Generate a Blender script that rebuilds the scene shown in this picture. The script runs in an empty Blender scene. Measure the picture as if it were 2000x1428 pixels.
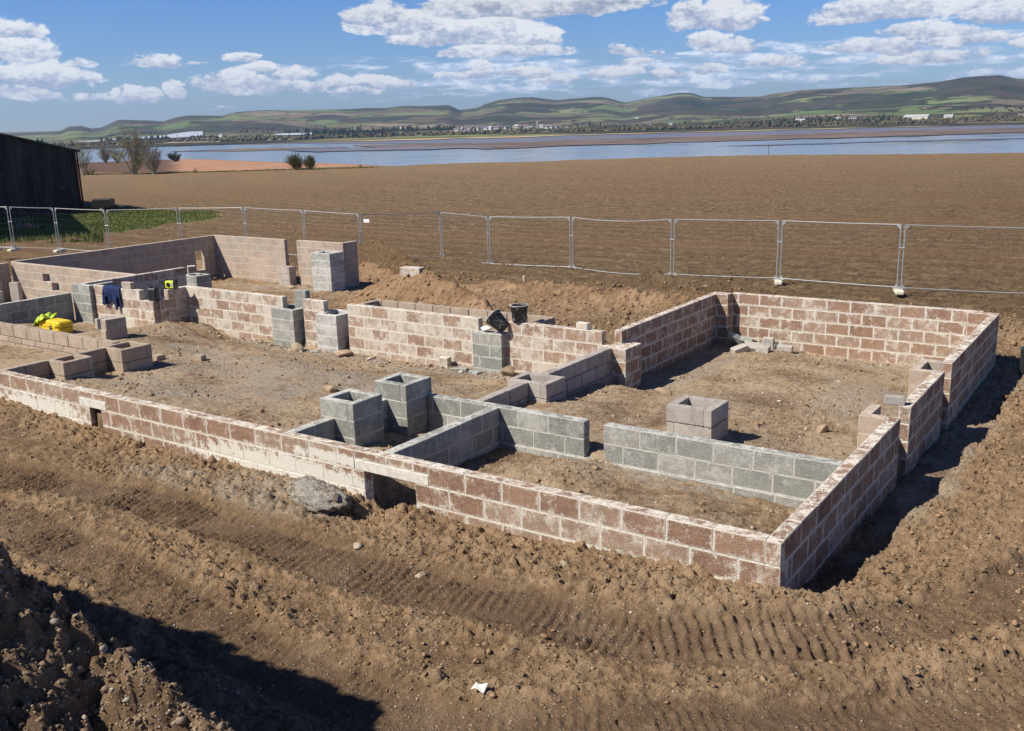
import bpy, math, random
import numpy as np
from mathutils import Matrix, Vector
random.seed(7); RS = np.random.RandomState(11)
SC = bpy.context.scene; COL = SC.collection
# ------------------------------------------------------------------ camera, world, sun, exposure
CR = np.array([[0.8275168168967603, 0.560855084616802, -0.025641603158413243],
               [0.11381417530581972, -0.21230029976335657, -0.970553922365906],
               [-0.5497838222906434, 0.800231314545906, -0.23951532720813792]])
CF = 1905.2472; CC = np.array([2.44433513, -7.45907434, 3.45])
cam = bpy.data.cameras.new('camera'); co = bpy.data.objects.new('camera', cam); COL.objects.link(co)
cam.sensor_width = 36; cam.lens = 36 * CF / 2000; cam.clip_end = 30000; cam.clip_start = .1
M = Matrix(((CR[0][0], -CR[1][0], -CR[2][0], CC[0]), (CR[0][1], -CR[1][1], -CR[2][1], CC[1]), (CR[0][2], -CR[1][2], -CR[2][2], CC[2]), (0, 0, 0, 1)))
co.matrix_world = M; SC.camera = co
def ray(u, v): return CR.T @ np.array([u - 1000, v - 714, CF])
def at(u, v, z=0.):
    d = ray(u, v); return CC + d * (z - CC[2]) / d[2]
SC.view_settings.view_transform = 'Standard'; SC.view_settings.look = 'None'
SC.view_settings.exposure = 0.42; SC.view_settings.gamma = 1
SUNV = Vector((.55, .80, -1.0)).normalized()          # direction the light travels
sl = bpy.data.lights.new('sun', 'SUN'); so = bpy.data.objects.new('sun', sl); COL.objects.link(so)
sl.energy = 5.0; sl.angle = math.radians(.53); sl.color = (1, .935, .82)
so.rotation_euler = SUNV.to_track_quat('-Z', 'Y').to_euler()
W = bpy.data.worlds.new('World'); SC.world = W; W.use_nodes = True
EL = math.asin(-SUNV.z); SKYSTR = .065

class NT:
    """tiny node-tree helper"""
    def __init__(s, tree): s.t = tree; s.n = tree.nodes; s.l = tree.links; s.n.clear()
    def new(s, typ, **kw):
        n = s.n.new(typ)
        for k, v in kw.items(): setattr(n, k, v)
        return n
    def put(s, sock, v):
        if v is None: return
        if isinstance(v, bpy.types.NodeSocket): s.l.new(v, sock)
        elif isinstance(v, (tuple, list)) and len(v) == 3 and sock.type == 'RGBA': sock.default_value = (*v, 1)
        else: sock.default_value = v
    def m(s, op, a, b=None, c=None, clamp=False):
        n = s.new('ShaderNodeMath', operation=op, use_clamp=clamp)
        for i, v in enumerate((a, b, c)): s.put(n.inputs[i], v)
        return n.outputs[0]
    def vm(s, op, a, b=None):
        n = s.new('ShaderNodeVectorMath', operation=op); s.put(n.inputs[0], a); s.put(n.inputs[1], b); return n.outputs[0]
    def mix(s, f, a, b, bt='MIX'):
        n = s.new('ShaderNodeMix', data_type='RGBA', blend_type=bt); n.clamp_factor = True
        s.put(n.inputs[0], f); s.put(n.inputs[6], a); s.put(n.inputs[7], b); return n.outputs[2]
    def ss(s, v, a, b, lo=0., hi=1.):
        n = s.new('ShaderNodeMapRange', interpolation_type='SMOOTHSTEP')
        for i, x in enumerate((v, a, b, lo, hi)): s.put(n.inputs[i], x)
        return n.outputs[0]
    def noise(s, vec, scale, detail=4, rough=.55, dist=0., out=0):
        n = s.new('ShaderNodeTexNoise'); s.put(n.inputs['Vector'], vec); s.put(n.inputs['Scale'], scale)
        n.inputs['Detail'].default_value = detail; n.inputs['Roughness'].default_value = rough; n.inputs['Distortion'].default_value = dist
        return n.outputs[out]
    def vor(s, vec, scale, feature='F1', out='Distance', rnd=1.):
        n = s.new('ShaderNodeTexVoronoi', feature=feature); s.put(n.inputs['Vector'], vec); n.inputs['Scale'].default_value = scale
        n.inputs['Randomness'].default_value = rnd; return n.outputs[out]
    def attr(s, name, out='Fac'): return s.new('ShaderNodeAttribute', attribute_name=name).outputs[out]
    def sep(s, v):
        n = s.new('ShaderNodeSeparateXYZ'); s.put(n.inputs[0], v); return n.outputs
    def comb(s, x, y, z):
        n = s.new('ShaderNodeCombineXYZ'); s.put(n.inputs[0], x); s.put(n.inputs[1], y); s.put(n.inputs[2], z); return n.outputs[0]
    def obj(s): return s.new('ShaderNodeTexCoord').outputs['Object']
    def bump(s, h, strength, dist):
        n = s.new('ShaderNodeBump'); s.put(n.inputs['Height'], h); s.put(n.inputs['Strength'], strength); s.put(n.inputs['Distance'], dist); return n.outputs[0]
    def bsdf(s, col, rough=.9, nor=None, **kw):
        b = s.new('ShaderNodeBsdfPrincipled'); s.put(b.inputs['Base Color'], col); s.put(b.inputs['Roughness'], rough)
        if nor is not None: s.l.new(nor, b.inputs['Normal'])
        b.inputs['Specular IOR Level'].default_value = kw.pop('spec', .3)
        for k, v in kw.items(): s.put(b.inputs[k.replace('_', ' ')], v)
        o = s.new('ShaderNodeOutputMaterial'); s.l.new(b.outputs[0], o.inputs[0]); return b
def mat(name):
    m = bpy.data.materials.new(name); m.use_nodes = True; return m, NT(m.node_tree)
def plain(name, col, rough=.6, spec=.3, metal=0., var=.15, vs=30., bump=0.):
    m, t = mat(name); o = t.obj(); n = t.noise(o, vs, 5)
    c = t.mix(t.m('MULTIPLY', t.ss(n, .3, .7), 1.0), tuple(x * (1 - var) for x in col), tuple(min(1, x * (1 + var)) for x in col))
    t.bsdf(c, rough, t.bump(n, bump, .01) if bump else None, spec=spec, Metallic=metal); return m

# ---- sky with clouds (by direction on the sky, u = azimuth, v = elevation)
def azel(u, v):
    d = ray(u, v); d = d / np.linalg.norm(d); return math.atan2(d[0], d[1]), math.asin(d[2])
def build_sky():
    t = NT(W.node_tree)
    d = t.new('ShaderNodeTexCoord').outputs['Generated']; x, y, z = t.sep(d)
    az = t.m('ARCTAN2', x, y); el = t.m('ARCSINE', z)
    sky = t.new('ShaderNodeTexSky', sky_type='NISHITA', sun_disc=False, sun_elevation=EL, altitude=20, air_density=1.0, dust_density=.1, ozone_density=3.0)
    sky.sun_rotation = math.atan2(-SUNV.x, -SUNV.y)
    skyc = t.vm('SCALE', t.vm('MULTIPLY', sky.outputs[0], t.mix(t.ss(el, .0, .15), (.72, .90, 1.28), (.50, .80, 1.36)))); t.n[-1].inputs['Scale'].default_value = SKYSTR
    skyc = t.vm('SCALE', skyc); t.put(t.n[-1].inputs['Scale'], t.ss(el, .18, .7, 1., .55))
    P = t.comb(t.m('MULTIPLY', az, 10.), t.m('MULTIPLY', el, 17.), 0)
    warp = t.noise(P, 2.2, 8, .62); w2 = t.noise(t.vm('ADD', P, (3.1, 7.7, 0)), 5.5, 8, .65)
    W1 = t.m('ADD', t.m('MULTIPLY', t.m('SUBTRACT', warp, .5), 3.0), t.m('MULTIPLY', t.m('SUBTRACT', w2, .5), 2.0))
    q1 = t.new('ShaderNodeTexNoise'); t.put(q1.inputs['Vector'], t.comb(t.m('MULTIPLY', az, 14.), t.m('MULTIPLY', el, 26.), 2.)); q1.inputs['Scale'].default_value = 1.6; q1.inputs['Detail'].default_value = 5
    qx, qy, qz = t.sep(q1.outputs['Color']); azw = t.m('ADD', az, t.m('MULTIPLY', t.m('SUBTRACT', qx, .5), .045)); elw = t.m('ADD', el, t.m('MULTIPLY', t.m('SUBTRACT', qy, .5), .016))
    # blob group
    g = bpy.data.node_groups.new('cloud_blob', 'ShaderNodeTree')
    for nm in ('az', 'el', 'F', 'T', 'a0', 'e0', 'w', 'h', 'k'): g.interface.new_socket(nm, in_out='INPUT', socket_type='NodeSocketFloat')
    for nm in ('F', 'T'): g.interface.new_socket(nm, in_out='OUTPUT', socket_type='NodeSocketFloat')
    q = NT(g); gi = q.new('NodeGroupInput').outputs; go = q.new('NodeGroupOutput')
    dx = q.m('DIVIDE', q.m('SUBTRACT', gi[0], gi[4]), gi[6]); dy = q.m('DIVIDE', q.m('SUBTRACT', gi[1], gi[5]), gi[7])
    neg = q.m('LESS_THAN', dy, 0.); dys = q.m('MULTIPLY', dy, q.m('ADD', 1., q.m('MULTIPLY', neg, 1.1)))
    f = q.m('MULTIPLY', q.m('SUBTRACT', 1., q.m('ADD', q.m('MULTIPLY', dx, dx), q.m('MULTIPLY', dys, dys))), gi[8])
    gt = q.m('GREATER_THAN', f, gi[2]); F = q.m('MAXIMUM', f, gi[2])
    T = q.m('ADD', q.m('MULTIPLY', gt, dy), q.m('MULTIPLY', q.m('SUBTRACT', 1., gt), gi[3]))
    q.l.new(F, go.inputs[0]); q.l.new(T, go.inputs[1])
    # (px, py, half width, half height, weight) measured on the sky
    BL = [(25, 62, 50, 20, 1), (40, 100, 65, 20, 1), (75, 148, 85, 26, 1.1), (15, 178, 75, 16, .8), (140, 150, 30, 18, 1), (300, 118, 50, 17, 1.1), (375, 116, 25, 6, .7), (470, 110, 33, 12, 1.1), (515, 135, 42, 11, 1),
          (165, 122, 22, 8, .6), (268, 187, 34, 15, 1.2), (342, 178, 21, 19, 1.3), (213, 190, 14, 8, .9), (160, 192, 35, 9, .8), (448, 160, 62, 26, 1.3), (520, 165, 60, 18, .9), (570, 145, 32, 14, 1), (425, 215, 24, 6, .8), (600, 168, 40, 14, .9), (655, 160, 40, 14, 1), (690, 178, 50, 12, .8),
          (740, 30, 60, 26, 1.3), (800, 45, 90, 28, 1.2), (690, 52, 20, 10, 1), (930, 62, 130, 30, 1.5), (1040, 75, 55, 24, 1.2), (800, 75, 50, 14, 1), (990, 98, 110, 14, 1), (890, 100, 30, 10, 1), (960, 14, 150, 32, 1.2), (1080, 8, 150, 24, 1.3), (1180, -5, 110, 20, 1.1),
          (1222, 96, 28, 13, 1), (1235, 116, 33, 8, .9), (1280, 97, 20, 9, .6), (1345, 22, 36, 26, 1.3), (1400, 32, 75, 30, 1.4), (1470, 42, 25, 12, .8), (1395, 78, 40, 17, 1.2), (1425, 85, 50, 16, 1.1),
          (935, 130, 22, 13, 1.2), (1030, 143, 45, 12, 1.1), (740, 160, 50, 14, 1.1), (920, 145, 50, 12, .8), (1200, 140, 45, 14, 1.2), (1380, 135, 28, 12, 1.1), (1100, 152, 60, 9, .7), (1310, 145, 40, 10, .8),
          (1700, 18, 80, 24, 1.2), (1830, 10, 90, 22, 1.2), (1640, 35, 50, 12, .8), (1790, 55, 60, 16, .8), (1860, 62, 70, 14, .9), (1965, 20, 60, 26, 1.3), (1690, 90, 45, 14, 1.1), (1765, 88, 40, 18, 1.2), (1880, 75, 80, 14, .9), (1620, 98, 30, 7, .6), (1830, 110, 90, 14, .8), (1520, 120, 60, 10, .7), (1990, 85, 25, 10, .9)]
    F = -9.; T = 0.
    for (px, py, w, h, k) in BL:
        a, e = azel(px, py + h * .25)
        n = t.new('ShaderNodeGroup'); n.node_tree = g
        for i, v in enumerate((azw, elw, F, T, a, e, w * 1.2 / CF, h * 1.3 / CF, k)): t.put(n.inputs[i], v)
        F, T = n.outputs[0], n.outputs[1]
    F = t.m('MAXIMUM', F, -2.)
    w3 = t.noise(t.vm('ADD', P, (1.1, 4.7, 0)), 14., 6, .6)
    field = t.m('ADD', F, t.m('ADD', t.m('MULTIPLY', W1, .85), t.m('MULTIPLY', t.m('SUBTRACT', w3, .5), 1.1)))
    big = t.ss(field, -.02, .5)
    # low stretched band of small cloud towards the horizon
    PB = t.comb(t.m('MULTIPLY', az, 9.), t.m('MULTIPLY', el, 62.), 4.)
    nb = t.noise(PB, 2.3, 9, .63); nb2 = t.noise(t.vm('ADD', PB, (9, 2, 3)), .8, 3, .5)
    env = t.m('MULTIPLY', t.ss(el, .012, .035), t.m('SUBTRACT', 1., t.ss(el, .060, .078)))
    side = t.ss(az, -.98, -.66, .15, 1.)
    env = t.m('MULTIPLY', env, side)
    fb = t.m('ADD', t.m('ADD', nb, t.m('MULTIPLY', t.m('SUBTRACT', nb2, .5), .5)), t.m('MULTIPLY', env, .30))
    low = t.m('MULTIPLY', t.ss(fb, .72, .86), t.m('MULTIPLY', t.ss(el, .004, .02), .80))
    # rest of the sky (behind the viewer, overhead): scattered fair-weather cloud
    zc = t.m('MAXIMUM', z, .05); PZ = t.comb(t.m('DIVIDE', x, zc), t.m('DIVIDE', y, zc), 0.)
    nz = t.noise(PZ, .9, 8, .58); high = t.m('MULTIPLY', t.ss(nz, .56, .68), t.ss(z, .17, .30))
    # shading: lit tops, grey flat bases
    lit = t.ss(t.m('ADD', T, t.m('ADD', t.m('MULTIPLY', t.m('SUBTRACT', warp, .5), 3.0), t.m('ADD', t.m('MULTIPLY', t.m('SUBTRACT', w3, .5), 2.0), t.m('MULTIPLY', t.m('SUBTRACT', w2, .5), 3.0)))), -.75, .75)
    thick = t.ss(el, .085, .135)
    cb = t.mix(thick, (.29, .35, .49), (.20, .225, .30)); cw = t.mix(thick, (.68, .70, .74), (.54, .555, .59))
    cbig = t.mix(lit, cb, cw)
    clow = t.mix(t.ss(t.m('ADD', w2, t.m('MULTIPLY', t.m('SUBTRACT', fb, .8), .8)), .45, .70), (.39, .49, .68), (.78, .83, .91))
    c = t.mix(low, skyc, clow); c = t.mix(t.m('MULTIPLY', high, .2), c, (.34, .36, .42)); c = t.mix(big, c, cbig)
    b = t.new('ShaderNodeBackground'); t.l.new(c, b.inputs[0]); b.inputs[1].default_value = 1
    o = t.new('ShaderNodeOutputWorld'); t.l.new(b.outputs[0], o.inputs[0])
build_sky()
W.cycles.sampling_method = 'MANUAL'; W.cycles.sample_map_resolution = 1024

# ------------------------------------------------------------------ object helpers
def tag(o, label=None, cat=None, group=None, kind=None):
    if label: o['label'] = label
    if cat: o['category'] = cat
    if group: o['group'] = group
    if kind: o['kind'] = kind
    return o
def mesh_obj(name, V, F, m=None, parent=None, smooth=False, loc=None):
    me = bpy.data.meshes.new(name); me.from_pydata([tuple(map(float, v)) for v in V], [], [tuple(f) for f in F]); me.update()
    if smooth: me.polygons.foreach_set('use_smooth', [True] * len(me.polygons))
    o = bpy.data.objects.new(name, me); COL.objects.link(o)
    if m: me.materials.append(m)
    if parent: o.parent = parent
    if loc is not None: o.location = loc
    return o
def fast_mesh(name, V, faces, m=None, parent=None, smooth=False, attrs=None, fattrs=None):
    """V (n,3); faces = (k, 3 or 4) int array"""
    me = bpy.data.meshes.new(name); k = faces.shape[1]; nf = len(faces)
    me.vertices.add(len(V)); me.vertices.foreach_set('co', np.asarray(V, np.float32).ravel())
    me.loops.add(nf * k); me.loops.foreach_set('vertex_index', faces.astype(np.int32).ravel())
    me.polygons.add(nf); me.polygons.foreach_set('loop_start', np.arange(nf, dtype=np.int32) * k)
    if smooth: me.polygons.foreach_set('use_smooth', np.ones(nf, bool))
    for d, dom in ((attrs, 'POINT'), (fattrs, 'FACE')):
        for nm, a in (d or {}).items():
            at_ = me.attributes.new(nm, 'FLOAT', dom); at_.data.foreach_set('value', np.asarray(a, np.float32))
    me.update(calc_edges=True); me.validate()
    o = bpy.data.objects.new(name, me); COL.objects.link(o)
    if m: me.materials.append(m)
    if parent: o.parent = parent
    return o
def empty(name, loc=(0, 0, 0), rz=0., label=None, cat=None, group=None):
    o = bpy.data.objects.new(name, None); COL.objects.link(o); o.location = loc; o.rotation_euler = (0, 0, rz); o.empty_display_size = .2
    return tag(o, label, cat, group)
class MB:
    def __init__(s): s.v = []; s.f = []
    def add(s, V, F):
        b = len(s.v); s.v += [tuple(v) for v in V]; s.f += [tuple(i + b for i in f) for f in F]; return s
    def box(s, x0, x1, y0, y1, z0, z1, bev=0.):
        if bev <= 0:
            V = [(x, y, z) for z in (z0, z1) for y in (y0, y1) for x in (x0, x1)]
            return s.add(V, [(0, 2, 3, 1), (4, 5, 7, 6), (0, 1, 5, 4), (2, 6, 7, 3), (0, 4, 6, 2), (1, 3, 7, 5)])
        V, F, _ = chamfer((x0, y0, z0), (x1, y1, z1), bev); return s.add(V, F)
    def tube(s, p, q, r, r2=None, n=8, cap=True):
        p = Vector(p); q = Vector(q); r2 = r if r2 is None else r2; d = (q - p)
        if d.length < 1e-6: return s
        d.normalize(); a = d.orthogonal().normalized(); b = d.cross(a)
        V = []; F = []
        for c, rr in ((p, r), (q, r2)):
            for i in range(n):
                t = 2 * math.pi * i / n; V.append(c + a * (rr * math.cos(t)) + b * (rr * math.sin(t)))
        for i in range(n): j = (i + 1) % n; F.append((i, j, n + j, n + i))
        if cap: F.append(tuple(range(n - 1, -1, -1))); F.append(tuple(range(n, 2 * n)))
        return s.add(V, F)
    def path(s, pts, r, n=6):
        for a, b in zip(pts, pts[1:]): s.tube(a, b, r, n=n)
        return s
    def lathe(s, prof, n=20, c=(0, 0, 0), cap=False):
        V = []; F = []
        for (r, z) in prof:
            for i in range(n):
                t = 2 * math.pi * i / n; V.append((c[0] + r * math.cos(t), c[1] + r * math.sin(t), c[2] + z))
        for k in range(len(prof) - 1):
            for i in range(n):
                j = (i + 1) % n; F.append((k * n + i, k * n + j, (k + 1) * n + j, (k + 1) * n + i))
        if cap: F.append(tuple(range(n - 1, -1, -1))); F.append(tuple((len(prof) - 1) * n + i for i in range(n)))
        return s.add(V, F)
    def build(s, name, m, parent=None, smooth=False, loc=None): return mesh_obj(name, s.v, s.f, m, parent, smooth, loc)
def _chamfer_template():
    idx = {}; V = []
    for sx in (0, 1):
        for sy in (0, 1):
            for sz in (0, 1):
                for a in range(3): idx[(sx, sy, sz, a)] = len(V); V.append((sx, sy, sz, a))
    F = []; ax = []
    for a in range(3):                                # six faces
        b, c = [k for k in range(3) if k != a]
        for sgn in (0, 1):
            q = []
            for (u, w) in ((0, 0), (1, 0), (1, 1), (0, 1)):
                s_ = [0, 0, 0]; s_[a] = sgn; s_[b] = u; s_[c] = w; q.append(idx[(*s_, a)])
            F.append(q); ax.append(a)
    for a in range(3):                                # twelve edges running along axis a
        b, c = [k for k in range(3) if k != a]
        for u in (0, 1):
            for w in (0, 1):
                s0 = [0, 0, 0]; s0[b] = u; s0[c] = w; s1 = list(s0); s1[a] = 1
                F.append([idx[(*s0, b)], idx[(*s1, b)], idx[(*s1, c)], idx[(*s0, c)]]); ax.append(-1)
    for sx in (0, 1):
        for sy in (0, 1):
            for sz in (0, 1): F.append([idx[(sx, sy, sz, a)] for a in range(3)]); ax.append(-1)
    P = np.array([[(.1 if True else 0)] * 3] * len(V), float)
    for i, (sx, sy, sz, a) in enumerate(V):
        s_ = np.array([sx, sy, sz], float); ins = np.array([.1 if k != a else 0 for k in range(3)]); P[i] = s_ + np.where(s_ > 0, -ins, ins)
    for k, f in enumerate(F):                         # outward orientation
        p = P[f]; n = np.cross(p[1] - p[0], p[2] - p[0])
        if np.dot(n, p.mean(0) - .5) < 0: F[k] = f[::-1]
    return V, F, ax
_CT = _chamfer_template()
_CS = np.array([v[:3] for v in _CT[0]], float); _CI = np.array([[1. if k != v[3] else 0. for k in range(3)] for v in _CT[0]])
def chamfer(lo, hi, bev):
    lo = np.array(lo, float); hi = np.array(hi, float); b = np.minimum(bev, (hi - lo) * .3)
    V = lo + (hi - lo) * _CS + np.where(_CS > 0, -1, 1) * _CI * b
    return V, _CT[1], _CT[2]

# ------------------------------------------------------------------ numpy noise
def _h(ix, iy, seed):
    n = (ix.astype(np.int64) * 374761393 + iy.astype(np.int64) * 668265263 + seed * 1442695041) & 0x7fffffff
    n = ((n ^ (n >> 13)) * 1274126177) & 0x7fffffff
    return ((n ^ (n >> 16)) & 0xffff) / 65535.
def vnoise(x, y, seed=0):
    ix = np.floor(x); iy = np.floor(y); fx = x - ix; fy = y - iy; fx = fx * fx * (3 - 2 * fx); fy = fy * fy * (3 - 2 * fy)
    a = _h(ix, iy, seed); b = _h(ix + 1, iy, seed); c = _h(ix, iy + 1, seed); d = _h(ix + 1, iy + 1, seed)
    return (a + (b - a) * fx) * (1 - fy) + (c + (d - c) * fx) * fy
def fbm(x, y, o=4, seed=0, g=.5):
    s = 0; a = 1; t = 0
    for i in range(o): s = s + a * (vnoise(x, y, seed + i) - .5); t += a; a *= g; x = x * 2.03 + 17.1; y = y * 2.03 + 5.3
    return s / t * 2
def worley(x, y, seed=0):
    ix = np.floor(x); iy = np.floor(y); best = np.full(x.shape, 9.); rid = np.zeros(x.shape)
    for dx in (-1, 0, 1):
        for dy in (-1, 0, 1):
            cx = ix + dx; cy = iy + dy; px = cx + _h(cx, cy, seed); py = cy + _h(cx, cy, seed + 7); d = (px - x) ** 2 + (py - y) ** 2
            r = _h(cx, cy, seed + 13); m = d < best; best = np.where(m, d, best); rid = np.where(m, r, rid)
    return np.sqrt(best), rid
def facets(x, y, seed, k=.9):
    """angular broken lumps: every Voronoi cell gets its own height and tilt"""
    ix = np.floor(x); iy = np.floor(y); best = np.full(x.shape, 9.); sec = np.full(x.shape, 9.); H_ = np.zeros(x.shape)
    for dx in (-1, 0, 1):
        for dy in (-1, 0, 1):
            cx = ix + dx; cy = iy + dy; px = cx + _h(cx, cy, seed) - x; py = cy + _h(cx, cy, seed + 7) - y; d = px * px + py * py
            r = _h(cx, cy, seed + 13); tx = _h(cx, cy, seed + 17) - .5; ty = _h(cx, cy, seed + 23) - .5; h = r ** 1.5 + k * (tx * px + ty * py) * 2; m = d < best
            sec = np.where(m, best, np.minimum(sec, d)); best = np.where(m, d, best); H_ = np.where(m, h, H_)
    e = np.sqrt(sec) - np.sqrt(best); return H_ * (1 - np.exp(-e * 7.)) 
def sstep(a, b, x): t = np.clip((x - a) / (b - a), 0, 1); return t * t * (3 - 2 * t)

# ------------------------------------------------------------------ terrain height
EXT = [(-22, -1, -.45), (-16, -1, -.45), (-12.3, -.3, -.47), (-12.2, -1.2, -.52), (-11.5, -.4, -.48), (-10.8, -.3, -.5), (-10, -.3, -.53), (-9.7, -.2, -.56), (-9, -.3, -.60), (-8.5, -.2, -.63), (-7.7, -.2, -.64),
       (-7, -.2, -.57), (-6, -.2, -.56), (-4.8, -.2, -.55), (-4.35, -.25, -.68), (-4.4, .0, -.7), (-4.02, -.12, -.48), (-3.4, -.2, -.58), (-3, -.2, -.57), (-1.3, -.2, -.5), (-.8, -.2, -.46), (0, -.15, -.46), (.4, -.3, -.5),
       (-9, -2, -.65), (-6, -1.5, -.66), (-3, -1.3, -.66), (-1, -1.2, -.62), (1, -1, -.6), (-6, -3, -.68), (-2, -3, -.7), (1, -3, -.65), (3, -3, -.7), (3, 0, -.6), (-10, -5, -.65), (2, -7, -.7), (-20, -8, -.6),
       (.12, .5, -.70), (.15, 1, -.8), (.2, 2, -.86), (.2, 3.3, -.88), (.2, 4.1, -.9), (.2, 5, -.93), (.2, 6.7, -1.02), (.2, 8, -1.05), (.2, 11, -1.0), (.45, .4, -.5), (.62, 1, -.5), (.72, 2, -.52), (.78, 3, -.6), (.8, 4.5, -.76), (1, 6, -.85), (1, 8, -.92),
       (1.5, 1.4, -.36), (2, 3, -.45), (3, 4, -.5), (2, 8, -.85), (.9, 10.8, -.98), (.5, 12.5, -1.0), (0, 14, -1.1), (4, 14, -1.1), (-2, 12.5, -1.15), (-5, 12.5, -1.12), (-7, 9, -.95), (-7, 12, -1.05), (-10, 14, -1.2), (-5.9, 8, -.9), (-6.2, 7, -.95), (-9, 8.3, -.85), (-11, 8.3, -.85),
       (-.5, 20, -1.6), (-3.7, 20.5, -1.58), (-8, 21.5, -1.6), (-12, 22, -1.6), (-14, 20.5, -1.6), (-17, 20.5, -1.6), (-20, 21, -1.6), (-25, 22.5, -1.5), (-30, 23.5, -1.6), (-37, 21, -1.6), (-36, 17, -1.6), (-38, 15, -1.6), (6, 20, -1.6), (-45, 10, -1.6), (-40, 2, -1.3), (-30, 8, -1.4),
       (-20, 10, -1.46), (-23, 12, -1.5), (-22, 14, -1.52), (-17, 12, -1.46), (-18, 16, -1.5), (-16, 9, -1.3), (-14.5, 8.3, -1.15), (-24, 9, -1.45)]
REG = [  # (x0,x1,y0,y1, control points, roughness)
    (-4.45, -.07, .07, 2.23, [(-4.3, 1.22, -.5), (-4.3, 2.05, -.53), (-3.9, 2.1, -.54), (-2, 2.1, -.49), (-.9, 2.1, -.54), (-3.1, 1.4, -.36), (-3.5, .8, -.42), (-1.2, .9, -.38), (-.3, .6, -.42), (-2, .3, -.42), (-.3, 1.7, -.62), (-3.6, .25, -.6), (-4.2, .25, -.9), (-4.2, .7, -.85)], .45),
    (-5.96, -4.45, .07, 2.23, [(-5.7, .79, -.36), (-5.4, 1.1, -.46), (-5, .5, -.32), (-4.75, 1.6, -.34), (-5.4, 2, -.52), (-5.7, .3, -.5), (-4.65, .25, -.85)], .45),
    (-4.66 - .6, -.07, 2.23, 11.4, [(-4.5, 2.6, -.42), (-3, 2.5, -.42), (-1, 2.5, -.42), (-2.5, 3.4, -.48), (-.4, 2.7, -.5), (-5, 3.8, -.52), (-4.9, 5.79, -.72), (-3, 5, -.6), (-1, 5, -.6), (-4.9, 7, -.98), (-4.9, 9, -1.03), (-4.9, 10.6, -1.03), (-4, 10.5, -1.0), (-2.8, 11.2, -1.13), (-1.7, 11.2, -1.13), (-.5, 10, -1.1), (-.5, 7, -.9), (-2.5, 8, -.86), (-3, 9.5, -.95)], .3),
    (-12.25, -5.26, .07, 2.23, None, .3), (-19.63, -5.26, 2.2, 6.81, [(-11.8, .77, -.29), (-11.8, 1.84, -.4), (-11.8, 2.41, -.42), (-10, .3, -.2), (-8, .3, -.27), (-6.3, .4, -.33), (-6.4, 3, -.48), (-9, 3, -.5), (-12, 4, -.64), (-13, 3.5, -.6), (-13, 5, -.82), (-16, 6.6, -1.05), (-15, 6.6, -1.06), (-12.8, 6.6, -1.07), (-11, 6.6, -1.02), (-9.8, 6.6, -1.03), (-8, 6.4, -.98), (-6.6, 6.6, -.92), (-5.5, 6, -.85), (-5.5, 4, -.55), (-5.6, 2.8, -.48), (-15.8, 5.5, -.62),
        (-18.6, 5.5, -.92), (-17.8, 5.8, -1.05), (-16.8, 5.8, -.8), (-16.5, 4, -.62), (-18, 3.5, -.5), (-15, 3, -.5), (-15.5, 4.2, -.6)], .3),
    (-60, -12.25, .07, 2.2, [(-13, 1, -.3), (-15, 1, -.35), (-13, 2.1, -.38), (-16, 2.1, -.4), (-25, 1, -.5)], .3),
    (-25.1, -16.6, 5.95, 7.45, [(-24.7, 7.2, -1.05), (-20, 7, -1.05), (-20, 6.2, -1.0), (-17.5, 7, -1.1)], .3), (-60, -19.63, 2.2, 7.45, [(-24.7, 7.2, -1.05), (-20, 7, -1.05), (-22, 3, -.9)], .3),
    (-11.15, -6.9, 6.81, 7.45, [(-9, 7.1, -.9)], .3)]
REG[3] = (*REG[3][:4], REG[4][4], .3)
def idw(x, y, pts, p=3.2, near=None):
    num = np.zeros(x.shape); den = np.zeros(x.shape)
    for (a, b, c) in pts:
        w = 1. / (((x - a) ** 2 + (y - b) ** 2) + .04) ** (p / 2); num += w * c; den += w
    return num / den
HEAPS = [  # crest polyline (x,y,z), slope on either side
    ([(-16.6, 13.0, -1.0), (-14.7, 12.8, -.30), (-13.3, 12.0, -.30), (-11.6, 11.2, -.42), (-10.4, 10.4, -.62), (-9.6, 9.6, -.85)], .62, .95),
    ([(-23.8, 19.0, -1.05), (-21.2, 18.8, -.55), (-19.4, 18.0, -.75), (-17.4, 16.9, -1.2)], .55, .8),
    ([(-14.5, 16.6, -1.2), (-11.5, 15.6, -.95), (-8, 15.0, -.9), (-5.5, 15.4, -1.05)], .28, .3),
    ([(-12.3, 19.4, -1.5), (-11.0, 20.0, -1.24), (-7.6, 20.0, -1.24), (-5.2, 19.2, -1.48)], .35, .45),
    ([(-15.9, 5.9, -.62), (-15.2, 5.2, -.72)], .35, .4)]
SPUR = [(-12, -5.8, 2.6), (-4.1, -5.65, 2.85), (-3.3, -5.3, 1.9), (-2.8, -5.0, 1.15), (-2.2, -4.78, .66), (-1.45, -4.62, .38), (-.8, -4.5, .0), (-.2, -4.4, -.7)]
def crest(x, y, line, sa, sb):
    """height of a heap with a crest polyline; sa = slope on the right of travel, sb = on the left"""
    out = np.full(x.shape, -99.)
    for (p, q) in zip(line, line[1:]):
        ax, ay, az_ = p; bx, by, bz = q; dx = bx - ax; dy = by - ay; L2 = dx * dx + dy * dy
        t = np.clip(((x - ax) * dx + (y - ay) * dy) / L2, 0, 1); cx = ax + dx * t; cy = ay + dy * t
        d = np.hypot(x - cx, y - cy); side = (dx * (y - ay) - dy * (x - ax)) > 0
        out = np.maximum(out, az_ + (bz - az_) * t - d * np.where(side, sb, sa))
    return out
TRK_A = [at(u, v, -.62)[:2] for u, v in ((-500, 905), (-200, 900), (0, 930), (300, 985), (600, 1085), (900, 1165), (1250, 1258), (1650, 1275), (2000, 1200), (2300, 1020))]
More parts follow.
